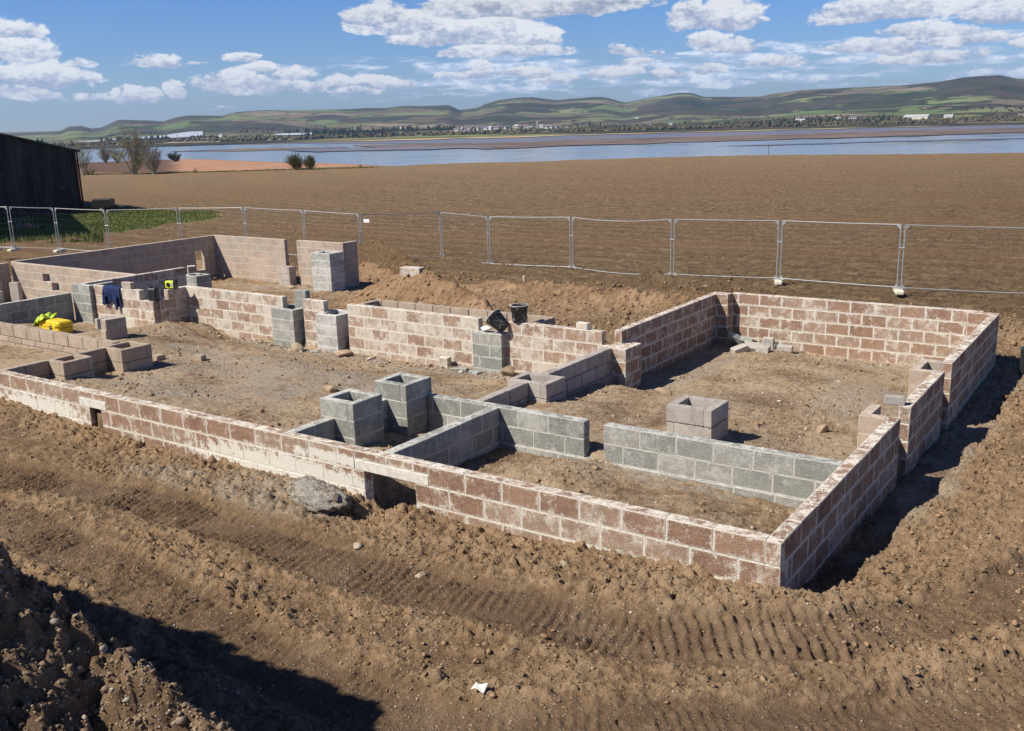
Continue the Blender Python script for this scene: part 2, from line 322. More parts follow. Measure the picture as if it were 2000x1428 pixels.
TRK_B = [at(u, v, -.66)[:2] for u, v in ((-400, 960), (0, 1010), (200, 1100), (500, 1290), (850, 1430), (1200, 1460), (1700, 1440), (2200, 1330), (2700, 1100))]
def track(x, y, line):
    D = np.full(x.shape, 99.); S = np.zeros(x.shape); acc = 0.
    for (a, b) in zip(line, line[1:]):
        dx, dy = b[0] - a[0], b[1] - a[1]; L = math.hypot(dx, dy)
        t = np.clip(((x - a[0]) * dx + (y - a[1]) * dy) / L / L, 0, 1); d = np.hypot(x - a[0] - dx * t, y - a[1] - dy * t)
        sg = np.where(dx * (y - a[1]) - dy * (x - a[0]) > 0, d, -d); m = d < np.abs(D); D = np.where(m, sg, D); S = np.where(m, acc + t * L, S); acc += L
    return D, S
def interp(u, tab):
    xs = [a for a, b in tab]; ys = [b for a, b in tab]; return np.interp(u, xs, ys)
_AZ = lambda px: azel(px, 300)[0]
CREST_PX = [(-700, 352), (0, 341), (160, 338), (400, 335.5), (700, 329), (800, 323), (1000, 316), (1200, 309.5), (1500, 302), (2000, 298), (2500, 294)]
def px_of_az(a):                                     # picture column along the skyline for an azimuth (lookup for tabulated bearings)
    return np.interp(a, _TA, _TP)
_TP = np.arange(-1200, 3200, 20.); _TA = np.array([_AZ(p) for p in _TP])
def dep_tab(tab): return [(_azt, -azel(p, v)[1]) for p, v in tab for _azt in (azel(p, v)[0],)]
DEP1 = dep_tab(CREST_PX); DEP2 = dep_tab([(-700, 316), (0, 311), (340, 310), (430, 311.5), (560, 317), (700, 320), (790, 323.5), (800, 330), (2500, 330)])
def outer(x, y):
    r = np.hypot(x - CC[0], y - CC[1]); a = np.arctan2(x - CC[0], y - CC[1])
    t1 = np.tan(interp(a, DEP1)); r1 = (5.05 - .3375) / (t1 - .0135); z1 = -1.6 - .0135 * (r1 - 25)
    z = -1.6 - .0135 * (r - 25) + .35 * fbm(x / 45., y / 45., 2, 91) * sstep(50, 90, r)
    t2 = np.tan(interp(a, DEP2)); has2 = sstep(0, .002, interp(a, DEP1) - interp(a, DEP2))
    zb = np.where(r < 250, z1 + (-6.8 - z1) * (r - r1) / np.maximum(250 - r1, 5), -6.8 - .0115 * (r - 250))
    r2 = (3.45 + 6.8 - .0115 * 250) / np.maximum(t2 - .0115, .004); r2 = np.clip(r2, 255, 600); zr2 = -6.8 - .0115 * (r2 - 250)
    zb = np.where(r > r2, zr2 - (r - r2) * .16, zb)
    zs = z1 - (r - r1) * .11 - .2
    zz = np.where(has2 > .5, zb, zs)
    return np.maximum(np.where(r > r1, zz, z), -19.), r, a, r1, r2, has2
def terrain(x, y, detail=True):
    """height and surface attributes"""
    Z = idw(x, y, EXT); rough = np.ones(x.shape); reg = np.zeros(x.shape, int)
    zo, r, a, r1, r2, has2 = outer(x, y)
    rc = np.hypot(x + 12, y - 8)
    wo = np.maximum(sstep(16.5, 22.5, y + .02 * x), np.maximum(sstep(28, 40, -x), np.maximum(sstep(6, 14, x), sstep(8, 16, -y))))
    Z = Z * (1 - wo) + zo * wo
    for k, (x0, x1, y0, y1, pts, rg) in enumerate(REG):
        m = (x > x0) & (x < x1) & (y > y0) & (y < y1)
        if m.any(): Z[m] = idw(x[m], y[m], pts); rough[m] = rg; reg[m] = k + 1
    heap = np.zeros(x.shape)
    for (ln, sa, sb) in HEAPS:
        h = crest(x, y, ln, sa, sb) + .10 * fbm(x * .9, y * .9, 3, 5); d = h - Z; m = (d > -.15) & (reg * (1 if ln[0][1] > 7 else 0) == 0)
        Zn = np.where(d > .15, h, np.where(d > -.15, Z + (d + .15) ** 2 / .6, Z)); Z = np.where(m, Zn, Z); heap = np.where(m, np.maximum(heap, sstep(-.1, .15, d)), heap)
    hs = crest(x, y, SPUR, 1.1, 1.75) + .12 * fbm(x * 1.3, y * 1.3, 4, 8); d = hs - Z; m = y < -2.2
    near = m & (d > -.1); Z = np.where(near, np.where(d > .1, hs, Z + (d + .1) ** 2 / .4), Z); spoil = np.where(near, sstep(-.1, .1, d), 0)
    # ---- detail
    ext = (reg == 0); fieldm = sstep(15.5, 19, y + .25 * fbm(x * .5, y * .5, 3, 3) * 6) * ext; fieldm = np.maximum(fieldm, wo * ext)
    DA, SA = track(x, y, TRK_A); DB, SB = track(x, y, TRK_B)
    front = ext & (y < 6) & (x > -30)
    tr = np.zeros(x.shape); cle = np.zeros(x.shape)
    for D, S, ph in ((DA, SA, 0), (DB, SB, .3)):
        D = D + .07 * fbm(x * 2.1, y * 2.1, 3, 21); w = sstep(.34, .24, np.abs(D)); S_ = S + .12 * D + .02 * fbm(x * 5, y * 5, 2, 22)
        S_ = S_ + .03 * fbm(x * 3.3, y * 3.3, 3, 24); saw = (S_ / (.098 if ph == 0 else .085) + ph) % 1.; prof = sstep(0, .14, saw) * sstep(.5, .3, saw); brk = sstep(-.35, .15, fbm(x * 2.6, y * 2.6, 3, 31 + int(ph * 10)))
        w = w * (1. if ph == 0 else .75); tr = np.maximum(tr, w); cle = np.maximum(cle, w * prof * brk)
        Z = Z + front * (-.022 * w + .026 * sstep(.26, .40, np.abs(D)) * sstep(.72, .45, np.abs(D)) * (1 - spoil) * (.4 + .9 * vnoise(x * 1.7, y * 1.7, 41)))
    D2 = np.abs(DA + .62); tr2 = sstep(.5, .2, np.abs(D2 - .35))
    wet = np.clip(tr, 0, 1) * front
    crumb = np.zeros(x.shape)
    if detail:
        f1 = fbm(x * .8, y * .8, 4, 51); mod = sstep(-.30, .30, fbm(x * .7 + 9, y * .7, 3, 53)); berm = np.maximum(sstep(.34, .48, np.abs(DA)) * sstep(1.0, .5, np.abs(DA)), sstep(.34, .48, np.abs(DB)) * sstep(.95, .5, np.abs(DB)))
        wallb = sstep(1.0, .15, -y) * (y < .05) * (x < .4) + sstep(.3, .6, x) * (y > -.4); bank = np.where(front, np.clip(.22 + .45 * mod + .55 * berm + .7 * np.clip(wallb, 0, 1), 0, 1), .55 + .45 * mod)
        wx = x + .035 * fbm(x * 11, y * 11, 3, 401); wy = y + .035 * fbm(x * 11 + 40, y * 11, 3, 402)
        g1 = facets(wx * 5.2, wy * 5.2, 61); g2 = facets(wx * 10.5, wy * 10.5, 62); g3 = facets(wx * 21, wy * 21, 63); bil = np.abs(fbm(x * 16, y * 16, 4, 65, .6))
        bil2 = np.abs(fbm(x * 30, y * 30, 3, 67, .75)); clod = bank ** 1.4 * (g1 * .038 + g2 * .048) + (.30 + .70 * bank) * (g3 * .036 + bil * .030 + bil2 * .022)
        fz = fbm(x * 9, y * 9, 4, 54) * .015; crumb = np.clip(clod / .07, 0, 1.3)
        cl = np.where(front, 1 - wet * .60, 1.) * rough
        Z = Z + cl * (f1 * .045 + clod + fz) + rough * fz * .45 + (1 - rough) * .35 * (g3 * .02 + bil * .022 + g2 * .012 * mod)
        Z = Z + front * cle * (.021 + .03 * bil + .014 * g3 + .012 * vnoise(x * 4, y * 4, 77)) * (.5 + .75 * vnoise(x * 1.1 + 3, y * 1.1, 79))
        Z = Z + heap * (fbm(x * 2.5, y * 2.5, 5, 71, .6) * .13 + g1 * .05) + spoil * (fbm(x * 2.6, y * 2.6, 5, 72, .62) * .16 + g1 * .045 + g2 * .055 + g3 * .035 + bil * .05)
        Z = Z + fieldm * (fbm(x * 2.2, y * 3.0, 4, 75, .62) * .05)
    # slurry / concrete patches and tones
    g = np.zeros(x.shape)
    for (cx, cy, rx, ry) in ((-9.5, 3.8, 3.0, 1.7), (-10.5, 1.5, 1.6, .8), (-13.2, 4.6, 1.2, .7), (-1.2, 7.6, .9, 1.5), (-5.8, .3 - .75, 1.3, .45), (-7.3, -.6, .9, .35), (-15.4, 17.5, 2.2, .5), (-2.6, 10.9, 2.2, .45), (.35, 5.5, .35, 5), (.35, 10.5, .6, 1.5), (-4.6, 8.8, .5, 2), (-10.5, 6.3, 5, .35), (-2.2, 2.0, 1.3, .18), (-21.5, 14.0, 3, .6)):
        e = 1 - ((x - cx) / rx) ** 2 - ((y - cy) / ry) ** 2 + .9 * fbm(x * 1.5, y * 1.5, 4, 81); g = np.maximum(g, sstep(-.1, .7, e))
    return Z, dict(crumb=crumb, wet=wet, grey=g, heap=heap, field=fieldm, rough=rough, spoil=spoil, cleat=cle, trk=tr * front), (r, a, r1, r2, has2)

# grids: fine where the camera stands close, coarse far away
def grade(lo, hi, step, outlo, outhi, growth=1.055, mx=14):
    xs = list(np.arange(lo, hi, step)); s = step; v = hi
    while v < outhi: xs.append(v); s = min(s * growth, mx); v += s
    s = step; v = lo - step; pre = []
    while v > outlo: pre.append(v); s = min(s * growth, mx); v -= s
    return pre[::-1] + xs
def multi(segs, lo, hi):
    """segs = list of (end, step) from start"""
    xs = [segs[0][0]]
    for (e, st) in segs[1:]:
        n = max(1, int(round((e - xs[-1]) / st))); xs += list(np.linspace(xs[-1], e, n + 1)[1:])
    s = segs[1][1]; v = xs[0]; pre = []
    while v > lo: s = min(s * 1.05, 9); v -= s; pre.append(v)
    s = segs[-1][1]; v = xs[-1]
    while v < hi: s = min(s * 1.035, 5); v += s; xs.append(v)
    return np.array(pre[::-1] + xs)
GX = multi([(-40, .16), (-26, .16), (-13.5, .075), (-9, .032), (2.8, .0175), (9, .12)], -640, 300)
GY = multi([(-8.5, .08), (-5.5, .08), (-4.6, .026), (.1, .0175), (2.4, .026), (8, .045), (16, .085), (26, .11)], -60, 560)
XX, YY = np.meshgrid(GX, GY); 
ZZ, AT, OUT = terrain(XX.ravel(), YY.ravel())
ZZ = ZZ.reshape(XX.shape)
def hgt(x, y):
    i = np.clip(np.searchsorted(GX, x) - 1, 0, len(GX) - 2); j = np.clip(np.searchsorted(GY, y) - 1, 0, len(GY) - 2)
    fx = (x - GX[i]) / (GX[i + 1] - GX[i]); fy = (y - GY[j]) / (GY[j + 1] - GY[j])
    return (ZZ[j, i] * (1 - fx) + ZZ[j, i + 1] * fx) * (1 - fy) + (ZZ[j + 1, i] * (1 - fx) + ZZ[j + 1, i + 1] * fx) * fy
def H(x, y): return float(hgt(np.array([x]), np.array([y]))[0])

# ------------------------------------------------------------------ earth materials
def soil_mat(name, tint=1., field=False):
    m, t = mat(name); o = t.obj()
    n1 = t.noise(o, .9, 6, .6); n0 = t.noise(o, .45, 6, .68); n2 = t.noise(o, 7., 6, .65); n3 = t.noise(o, 38., 4, .7)
    light = (.375 * tint, .248 * tint, .142 * tint); mid = (.25 * tint, .162 * tint, .092 * tint); dark = (.105 * tint, .066 * tint, .039 * tint)
    c = t.mix(t.ss(n2, .32, .68), mid, light); c = t.mix(t.ss(t.m('ADD', t.m('MULTIPLY', n1, .5), t.m('MULTIPLY', n3, .5)), .52, .34), c, t.mix(.5, mid, dark))
    c = t.mix(t.ss(t.m('ADD', t.attr('crumb'), t.m('MULTIPLY', t.m('SUBTRACT', n2, .5), 1.2)), .10, .75), t.mix(.62, c, (.165 * tint, .105 * tint, .062 * tint)), t.mix(.35, c, (.46 * tint, .32 * tint, .20 * tint)))
    c = t.mix(t.m('MULTIPLY', t.attr('wet'), t.ss(n2, .75, .35, .45, .9)), c, (.175 * tint, .112 * tint, .07 * tint))
    c = t.mix(t.m('MULTIPLY', t.attr('heap'), .42), c, (.235, .135, .07)); c = t.mix(t.m('MULTIPLY', t.m('SUBTRACT', 1., t.attr('rough')), t.ss(t.m('ADD', t.m('MULTIPLY', n2, .5), t.m('MULTIPLY', n1, .5)), .40, .58, .12, .9)), c, (.50, .395, .28))
    c = t.mix(t.ss(n0, .50, .64, 0., .5), c, t.mix(.5, c, (.50, .37, .24))); c = t.mix(t.ss(n0, .46, .34, 0., .55), c, t.mix(.6, c, (.12, .072, .042)))
    # pale grit and dried crust
    v = t.vor(o, 26.); vc = t.sep(t.vor(o, 26., out='Color'))[0]
    c = t.mix(t.m('MULTIPLY', t.m('MULTIPLY', t.ss(v, .30, .16), t.ss(vc, .80, .84)), t.ss(n1, .4, .6, .3, 1.)), c, (.48, .40, .30))
    v2 = t.vor(o, 70.); vc2 = t.sep(t.vor(o, 70., out='Color'))[1]
    c = t.mix(t.m('MULTIPLY', t.ss(v2, .34, .2), t.ss(vc2, .82, .86, 0, .8)), c, (.42, .35, .27))
    gr = t.attr('grey'); c = t.mix(t.m('MULTIPLY', gr, t.ss(t.noise(o, 3.1, 7, .7), .36, .62, .1, .85)), c, (.37, .315, .25))
    c = t.mix(t.m('MULTIPLY', gr, t.ss(t.noise(o, 5., 6, .75), .60, .70)), c, (.52, .47, .40))
    hgt_ = t.m('ADD', t.m('MULTIPLY', t.noise(o, 14., 9, .78), 1.6), t.m('MULTIPLY', t.ss(v, .4, .1), .35))
    t.bsdf(c, .95, t.bump(hgt_, .9, .035), spec=.15); return m
def field_mat():
    m, t = mat('ploughed_soil'); o = t.obj(); x, y, z = t.sep(o)
    n1 = t.noise(o, .03, 5, .6); n2 = t.noise(o, 2.2, 7, .7); n3 = t.noise(o, .35, 6, .65)
    # drill lines bending round the headland
    rad = t.m('SQRT', t.m('ADD', t.m('POWER', t.m('ADD', x, 20.), 2.), t.m('POWER', t.m('SUBTRACT', y, 215.), 2.)))
    ln = t.m('SINE', t.m('MULTIPLY', t.m('ADD', rad, t.m('MULTIPLY', n3, .8)), 3.3)); ln2 = t.m('SINE', t.m('MULTIPLY', rad, .42))
    nf = t.noise(o, 3.6, 9, .82); c = t.mix(t.ss(t.m('ADD', t.m('MULTIPLY', n2, .4), t.m('MULTIPLY', nf, .6)), .40, .60), (.18, .118, .065), (.53, .38, .228))
    c = t.mix(t.ss(n1, .4, .62, 0, .55), c, (.36, .22, .12)); c = t.mix(t.ss(n3, .38, .6, 0, .3), c, (.32, .225, .135))
    c = t.mix(t.m('MULTIPLY', t.ss(ln, .1, 1.), t.m('MULTIPLY', t.ss(x, -112., -70.), .38)), c, (.24, .155, .085)); c = t.mix(t.m('MULTIPLY', t.ss(ln2, .4, 1.), .25), c, (.45, .26, .13))
    v = t.vor(o, 6.5); c = t.mix(t.m('MULTIPLY', t.ss(v, .13, .07), t.ss(t.sep(t.vor(o, 6.5, out='Color'))[0], .9, .92)), c, (.45, .40, .32))
    h = t.m('ADD', t.m('ADD', t.m('MULTIPLY', nf, 1.6), t.m('MULTIPLY', ln, t.ss(x, -100., -50., 0., .3))), t.m('MULTIPLY', n2, 1.4))
    t.bsdf(c, .97, t.bump(h, 1., .34), spec=.1); return m
MS = soil_mat('site_soil', .90); MF = field_mat()
def far_soil(name, a, b):
    m, t = mat(name); o = t.obj(); c = t.mix(t.ss(t.noise(o, .12, 6, .65), .35, .65), a, b); t.bsdf(c, .97, t.bump(t.noise(o, 2., 5, .7), .6, .2), spec=.1); return m
MF2 = far_soil('red_field_soil', (.33, .17, .10), (.42, .25, .165)); MF3 = far_soil('dark_field_soil', (.10, .062, .045), (.15, .092, .062))
MGR = far_soil('turf_soil', (.12, .15, .045), (.21, .22, .08))

nx, ny = len(GX), len(GY)
ii = (np.arange(ny - 1)[:, None] * nx + np.arange(nx - 1)[None, :]); QF = np.stack([ii, ii + 1, ii + nx + 1, ii + nx], -1).reshape(-1, 4)
cxs = (GX[:-1] + GX[1:]) / 2; cys = (GY[:-1] + GY[1:]) / 2; CX, CY = np.meshgrid(cxs, cys); CXr, CYr = CX.ravel(), CY.ravel()
r_, a_, r1_, r2_, h2_ = [q[QF].mean(1) for q in OUT]
fld = AT['field'][QF].mean(1)
pxc = px_of_az(a_)
GPX = [(-300, 412), (150, 400), (185, 397), (250, 400), (330, 407), (425, 411), (400, 424), (330, 434), (250, 443), (190, 442), (110, 448), (0, 456), (-300, 480)]
GPY = np.array([at(u, v, -2.05 if v < 415 else (-1.95 if v < 440 else -1.75))[:2] for u, v in GPX])
def in_grass(x, y):
    x = x + 1.2 * fbm(x * .35, y * .35, 3, 97); y = y + .9 * fbm(x * .4 + 9, y * .4, 3, 98); c = np.zeros(x.shape, bool)
    for (a, b) in zip(GPY, np.roll(GPY, -1, 0)): m_ = ((a[1] > y) != (b[1] > y)); xi = (b[0] - a[0]) * (y - a[1]) / (b[1] - a[1] + 1e-12) + a[0]; c ^= m_ & (x < xi)
    return c
gm = in_grass(CXr, CYr)
gm_old = (1 - ((CXr + 62) / 12.5) ** 2 - ((CYr - 33.0) / 9.) ** 2 + .5 * fbm(CXr * .25, CYr * .25, 3, 97) > 0) | ((CXr < -46 + .30 * (CYr - 24)) & (CXr > -110) & (CYr > 21.5 + .08 * (CXr + 40)) & (CYr < 42))
key = np.where(fld > .5, 1, 0); key = np.where((r_ > r1_ + 2) & (h2_ > .5), 2, key); key = np.where((key == 2) & (pxc < 338 + 12 * fbm(r_ * .02, r_ * 0, 2, 4)) & (r_ > 290), 3, key); key = np.where(gm & (fld > .5), 4, key)
Vall = np.stack([XX.ravel(), YY.ravel(), ZZ.ravel()], -1)
for k, nm, m in ((0, 'ground', MS), (1, 'ploughed_field', MF), (2, 'far_field', MF2), (3, 'dark_field', MF3), (4, 'grass_bank', MGR)):
    f = QF[key == k]
    if not len(f): continue
    u, inv = np.unique(f.ravel(), return_inverse=True)
    tag(fast_mesh(nm, Vall[u], inv.reshape(-1, 4), m, smooth=(k != 0), attrs={a: AT[a][u] for a in ('wet', 'grey', 'heap', 'rough', 'crumb')} if k == 0 else None), kind='structure')

# ------------------------------------------------------------------ blockwork
def block_mat(name, cols, white=.5, smear=.02, mortar=(.70, .655, .57), splash=(), speck=(.10, .06, .045), topw=.6, vary=.03):
    m, t = mat(name); o = t.obj(); X, Y, Z = t.sep(o)
    kind = t.attr('kind'); rnd = t.attr('rnd'); rn2 = t.attr('rn2'); L = t.attr('L'); Hh = t.attr('Hh')
    uvn = t.new('ShaderNodeUVMap', uv_map='UVMap').outputs[0]; u, v, _ = t.sep(uvn)
    du = t.m('MINIMUM', u, t.m('SUBTRACT', L, u)); dv = t.m('MINIMUM', v, t.m('SUBTRACT', Hh, v)); d = t.m('MINIMUM', du, dv)
    nA = t.noise(o, 9., 6, .65); nB = t.noise(o, 55., 5, .7); nC = t.noise(o, 2.1, 5, .6); nD = t.noise(o, 130., 3, .6)
    c = t.mix(t.ss(rnd, .15, .85), cols[0], cols[1])
    if len(cols) > 2: c = t.mix(t.ss(rn2, .60, .68), c, cols[2])
    c = t.mix(t.ss(nA, .35, .7, 0, .45), c, t.mix(.5, c, (.9, .85, .8), 'MULTIPLY')); c = t.mix(t.ss(nB, .53, .66, 0, .8), c, speck)
    c = t.mix(t.ss(nD, .54, .64, 0, .6), c, (.60, .52, .44)); c = t.mix(t.ss(t.noise(o, 85., 3, .6), .56, .66, 0, .7), c, tuple(q * .55 for q in cols[0])); c = t.mix(t.ss(t.noise(o, 5., 5, .6), .35, .65, 0, .3), c, tuple(min(1, q * 1.45) for q in cols[1]))
    # lime bloom inside the block and mortar dragged over its edges
    blo = t.m('ADD', t.m('MULTIPLY', nA, .55), t.m('MULTIPLY', nB, .45)); per = t.ss(rn2, 0., 1., -vary, vary)
    wb = t.ss(t.m('ADD', t.m('ADD', blo, per), t.m('MULTIPLY', t.m('SUBTRACT', nC, .5), .35)), .66 - white * .26, .76 - white * .2)
    c = t.mix(t.m('MULTIPLY', wb, .55), c, mortar)
    fl = t.ss(t.m('ADD', t.m('MULTIPLY', nD, .6), t.m('MULTIPLY', t.noise(o, 18., 6, .8), .6)), .66, .74); c = t.mix(t.m('MULTIPLY', fl, .30 + white * .45), c, mortar)
    nE = t.noise(o, 26., 6, .75); sm = t.ss(t.m('SUBTRACT', d, t.m('ADD', t.m('MULTIPLY', t.ss(nA, .48, .72), smear * 1.5), t.m('MULTIPLY', t.ss(nE, .45, .75), smear * 1.3))), smear * .45, 0.)
    sm = t.m('MULTIPLY', sm, t.ss(t.m('ADD', nE, t.m('MULTIPLY', nD, .5)), .60, .86, 1., .35)); sm = t.m('MAXIMUM', sm, t.m('MULTIPLY', t.ss(d, smear * .36, smear * .12), .8))
    pat = t.m('MULTIPLY', t.ss(t.m('ADD', t.m('MULTIPLY', nE, .6), t.m('MULTIPLY', nC, .5)), .61 - white * .02, .67), t.ss(d, .10, .01, .25, 1.)); sm = t.m('MAXIMUM', sm, t.m('MULTIPLY', pat, .75 if smear > .012 else .3))
    c = t.mix(t.m('MULTIPLY', sm, .85 if smear > .005 else .3), c, mortar)
    mc = t.mix(t.ss(nB, .35, .65), tuple(q * .78 for q in mortar), tuple(min(1, q * 1.12) for q in mortar))
    c = t.mix(kind, c, mc)
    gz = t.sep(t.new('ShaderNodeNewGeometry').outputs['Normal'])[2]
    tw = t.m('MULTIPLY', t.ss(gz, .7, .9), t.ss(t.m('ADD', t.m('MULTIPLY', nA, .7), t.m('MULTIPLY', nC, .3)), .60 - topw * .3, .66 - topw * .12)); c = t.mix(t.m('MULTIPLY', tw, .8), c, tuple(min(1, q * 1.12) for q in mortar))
    for (cx, cz, rx, rz) in splash:
        e = t.m('SUBTRACT', 1., t.m('ADD', t.m('POWER', t.m('DIVIDE', t.m('SUBTRACT', X, cx), rx), 2.), t.m('POWER', t.m('DIVIDE', t.m('SUBTRACT', Z, cz), rz), 2.)))
        e = t.m('ADD', t.m('SUBTRACT', e, t.m('MULTIPLY', t.m('GREATER_THAN', Y, .5), 9.)), t.m('ADD', t.m('MULTIPLY', t.m('SUBTRACT', nA, .5), 3.2), t.m('MULTIPLY', t.m('SUBTRACT', nE, .5), 2.2))); c = t.mix(t.m('MULTIPLY', t.ss(e, -.05, .55), t.ss(nB, .25, .5, .65, .97)), c, (.72, .69, .62))
    hb = t.m('ADD', t.m('MULTIPLY', nB, .8), t.m('ADD', t.m('MULTIPLY', nD, .5), t.m('MULTIPLY', nA, .5)))
    crk = t.ss(t.m('ADD', d, t.m('MULTIPLY', nE, .004)), .0035, .0015); c = t.mix(t.m('MULTIPLY', t.m('MULTIPLY', crk, t.ss(nA, .52, .6)), .7), c, (.09, .075, .06))
    t.bsdf(c, .93, t.bump(hb, 1., .012), spec=.2); return m
RED = [(.215, .122, .078), (.295, .178, .118), (.30, .21, .148)]
BM = {'red': block_mat('red_aggregate_block', RED, .62, .032, splash=((-11.1, -.42, 1.25, .24), (-6.0, -.44, 1.9, .25), (-5.0, -.14, 1.0, .07))),
      'redpale': block_mat('limewashed_red_block', [(.245, .15, .10), (.33, .22, .155), (.34, .275, .21)], .90, .027, vary=.06),
      'grey': block_mat('grey_concrete_block', [(.20, .21, .195), (.245, .25, .23), (.28, .275, .25)], .72, .010, vary=.03, mortar=(.55, .54, .49), speck=(.07, .075, .07)),
      'greywhite': block_mat('splashed_grey_block', [(.25, .25, .24), (.33, .33, .31)], .95, .02, mortar=(.66, .64, .6), speck=(.12, .12, .115)),
      'buff': block_mat('buff_concrete_block', [(.34, .26, .20), (.43, .34, .265), (.33, .29, .24)], .5, .012, mortar=(.58, .50, .42), speck=(.2, .15, .12)),
      'fair': block_mat('clean_buff_block', [(.37, .29, .215), (.42, .335, .26)], .15, .003, mortar=(.19, .15, .12), speck=(.24, .18, .14), topw=.3),
      'pier': block_mat('pale_grey_block', [(.36, .32, .29), (.43, .39, .35)], .3, .003, mortar=(.24, .21, .18), speck=(.2, .18, .17), topw=.3)}
class Blocks:
    def __init__(s): s.V = []; s.F3 = []; s.F = []; s.uv = []; s.at = []; s.n = 0
    def box(s, lo, hi, bev, kind, r1, r2):
        V, F, ax = chamfer(lo, hi, bev); base = s.n
        if kind == 0.: V = V + RS.uniform(-.0016, .0016, V.shape)
        s.n = base; s.V.append(V); s.n += len(V); sz = np.array(hi) - np.array(lo)
        for f, a in zip(F, ax):
            s.F.append([i + base for i in f])
            if a < 0: s.uv += [(0., 0.)] * len(f); s.at.append((kind, r1, r2, 1., 1.)); continue
            ua, va = ((1, 2), (0, 2), (0, 1))[a] if a < 2 or sz[0] >= sz[1] else (1, 0)
            for i in f: p = V[i] - np.array(lo); s.uv.append((float(p[ua]), float(p[va])))
            s.at.append((kind, r1, r2, float(sz[ua]), float(sz[va])))
    def cell(s, x0, x1, y0, y1, z0, z1, along, open_=False, e0=False, e1=False):
        j = lambda q: random.uniform(-q, q); r1, r2 = random.random(), random.random()
        g = .006; gx, gy = (g, 0) if along == 'x' else (0, g); jx, jy = (0, j(.0015)) if along == 'x' else (j(.0015), 0)
        e = 0 if not open_ else .012
        mx, my = (0, .0035 + e) if along == 'x' else (.0035 + e, 0)
        f0 = .005 * e0; f1 = .005 * e1; mx0, mx1, my0, my1 = (f0, f1, my, my) if along == 'x' else (mx, mx, f0, f1)
        s.box((x0 + mx0, y0 + my0, z0), (x1 - mx1, y1 - my1, z1 - .004), .001, 1., r1, r2)
        gx0, gx1, gy0, gy1 = (gx * (not e0), gx * (not e1), 0, 0) if along == 'x' else (0, 0, gy * (not e0), gy * (not e1))
        s.box((x0 + gx0 + jx, y0 + gy0 + jy, z0 + .011), (x1 - gx1 + jx, y1 - gy1 + jy, z1), .006, 0., r1, r2)
    def run(s, along, a0, a1, c0, c1, ztop, n, phase=0., holes=(), tooth0=0., tooth1=0., course=.225, L=.45, open_=False):
        """n courses down from ztop; holes = (s0,s1,zlo,zhi); tooth = shortening of odd courses at each end (+) or of even ones (-)"""
        for k in range(n):
            z1 = ztop - k * course; z0 = z1 - course; zc = (z0 + z1) / 2
            b0 = a0 + (abs(tooth0) if ((k % 2 == 1) == (tooth0 > 0)) and tooth0 else 0); b1 = a1 - (abs(tooth1) if ((k % 2 == 1) == (tooth1 > 0)) and tooth1 else 0)
            iv = [(b0, b1)]
            for (h0, h1, zl, zh) in holes:
                if zl < zc < zh:
                    o = []
                    for (p, q) in iv:
                        if h1 <= p or h0 >= q: o.append((p, q)); continue
                        if h0 > p: o.append((p, h0))
                        if h1 < q: o.append((h1, q))
                    iv = o
            off = phase + (L / 2 if k % 2 else 0)
            cuts = np.arange(math.floor((a0 - off) / L) * L + off, a1 + L, L)
            for (p, q) in iv:
                pts = [p] + [c + random.uniform(-.006, .006) for c in cuts if p + .06 < c < q - .06] + [q]
                for u, w in zip(pts, pts[1:]):
                    if along == 'x': s.cell(u, w, c0, c1, z0, z1, 'x', open_, u == p, w == q)
                    else: s.cell(c0, c1, u, w, z0, z1, 'y', open_, u == p, w == q)
        return s
    def ring(s, x0, x1, y0, y1, ztop, n, t=.1, course=.225, open_=False):
        for k in range(n):
            z1 = ztop - k * course; z0 = z1 - course
            if k % 2 == 0:
                s.cell(x0, x1 - t, y0, y0 + t, z0, z1, 'x', open_, True, True); s.cell(x1 - t, x1, y0, y1 - t, z0, z1, 'y', open_, True, True); s.cell(x0 + t, x1, y1 - t, y1, z0, z1, 'x', open_, True, True); s.cell(x0, x0 + t, y0 + t, y1, z0, z1, 'y', open_, True, True)
            else:
                s.cell(x0 + t, x1, y0, y0 + t, z0, z1, 'x', open_, True, True); s.cell(x1 - t, x1, y0 + t, y1, z0, z1, 'y', open_, True, True); s.cell(x0, x1 - t, y1 - t, y1, z0, z1, 'x', open_, True, True); s.cell(x0, x0 + t, y0, y1 - t, z0, z1, 'y', open_, True, True)
        return s
    def build(s, name, m, parent=None):
        me = bpy.data.meshes.new(name); V = np.concatenate(s.V); me.from_pydata(V.tolist(), [], s.F)
        uvl = me.uv_layers.new(name='UVMap'); uvl.data.foreach_set('uv', np.array(s.uv, np.float32).ravel())
        A = np.array(s.at, np.float32)
        for i, nm in enumerate(('kind', 'rnd', 'rn2', 'L', 'Hh')): q = me.attributes.new(nm, 'FLOAT', 'FACE'); q.data.foreach_set('value', A[:, i].copy())
        me.update(); me.materials.append(m); o = bpy.data.objects.new(name, me); COL.objects.link(o)
        if parent: o.parent = parent
        return o
T = .14
def wall(label, mk, along, a0, a1, c0, ztop=0., n=5, t=T, name='block_wall', **kw):
    o = Blocks().run(along, a0, a1, c0, c0 + t, ztop, n, **kw).build(name, BM[mk]); return tag(o, label, 'wall')
def pier(label, mk, x0, x1, y0, y1, ztop, n, t=.1, name='block_pier', cat='pier', **kw):
    return tag(Blocks().ring(x0, x1, y0, y1, ztop, n, t, **kw).build(name, BM[mk]), label, cat)
conc = plain('cast_concrete', (.60, .575, .52), .9, .2, var=.14, vs=14, bump=.4)

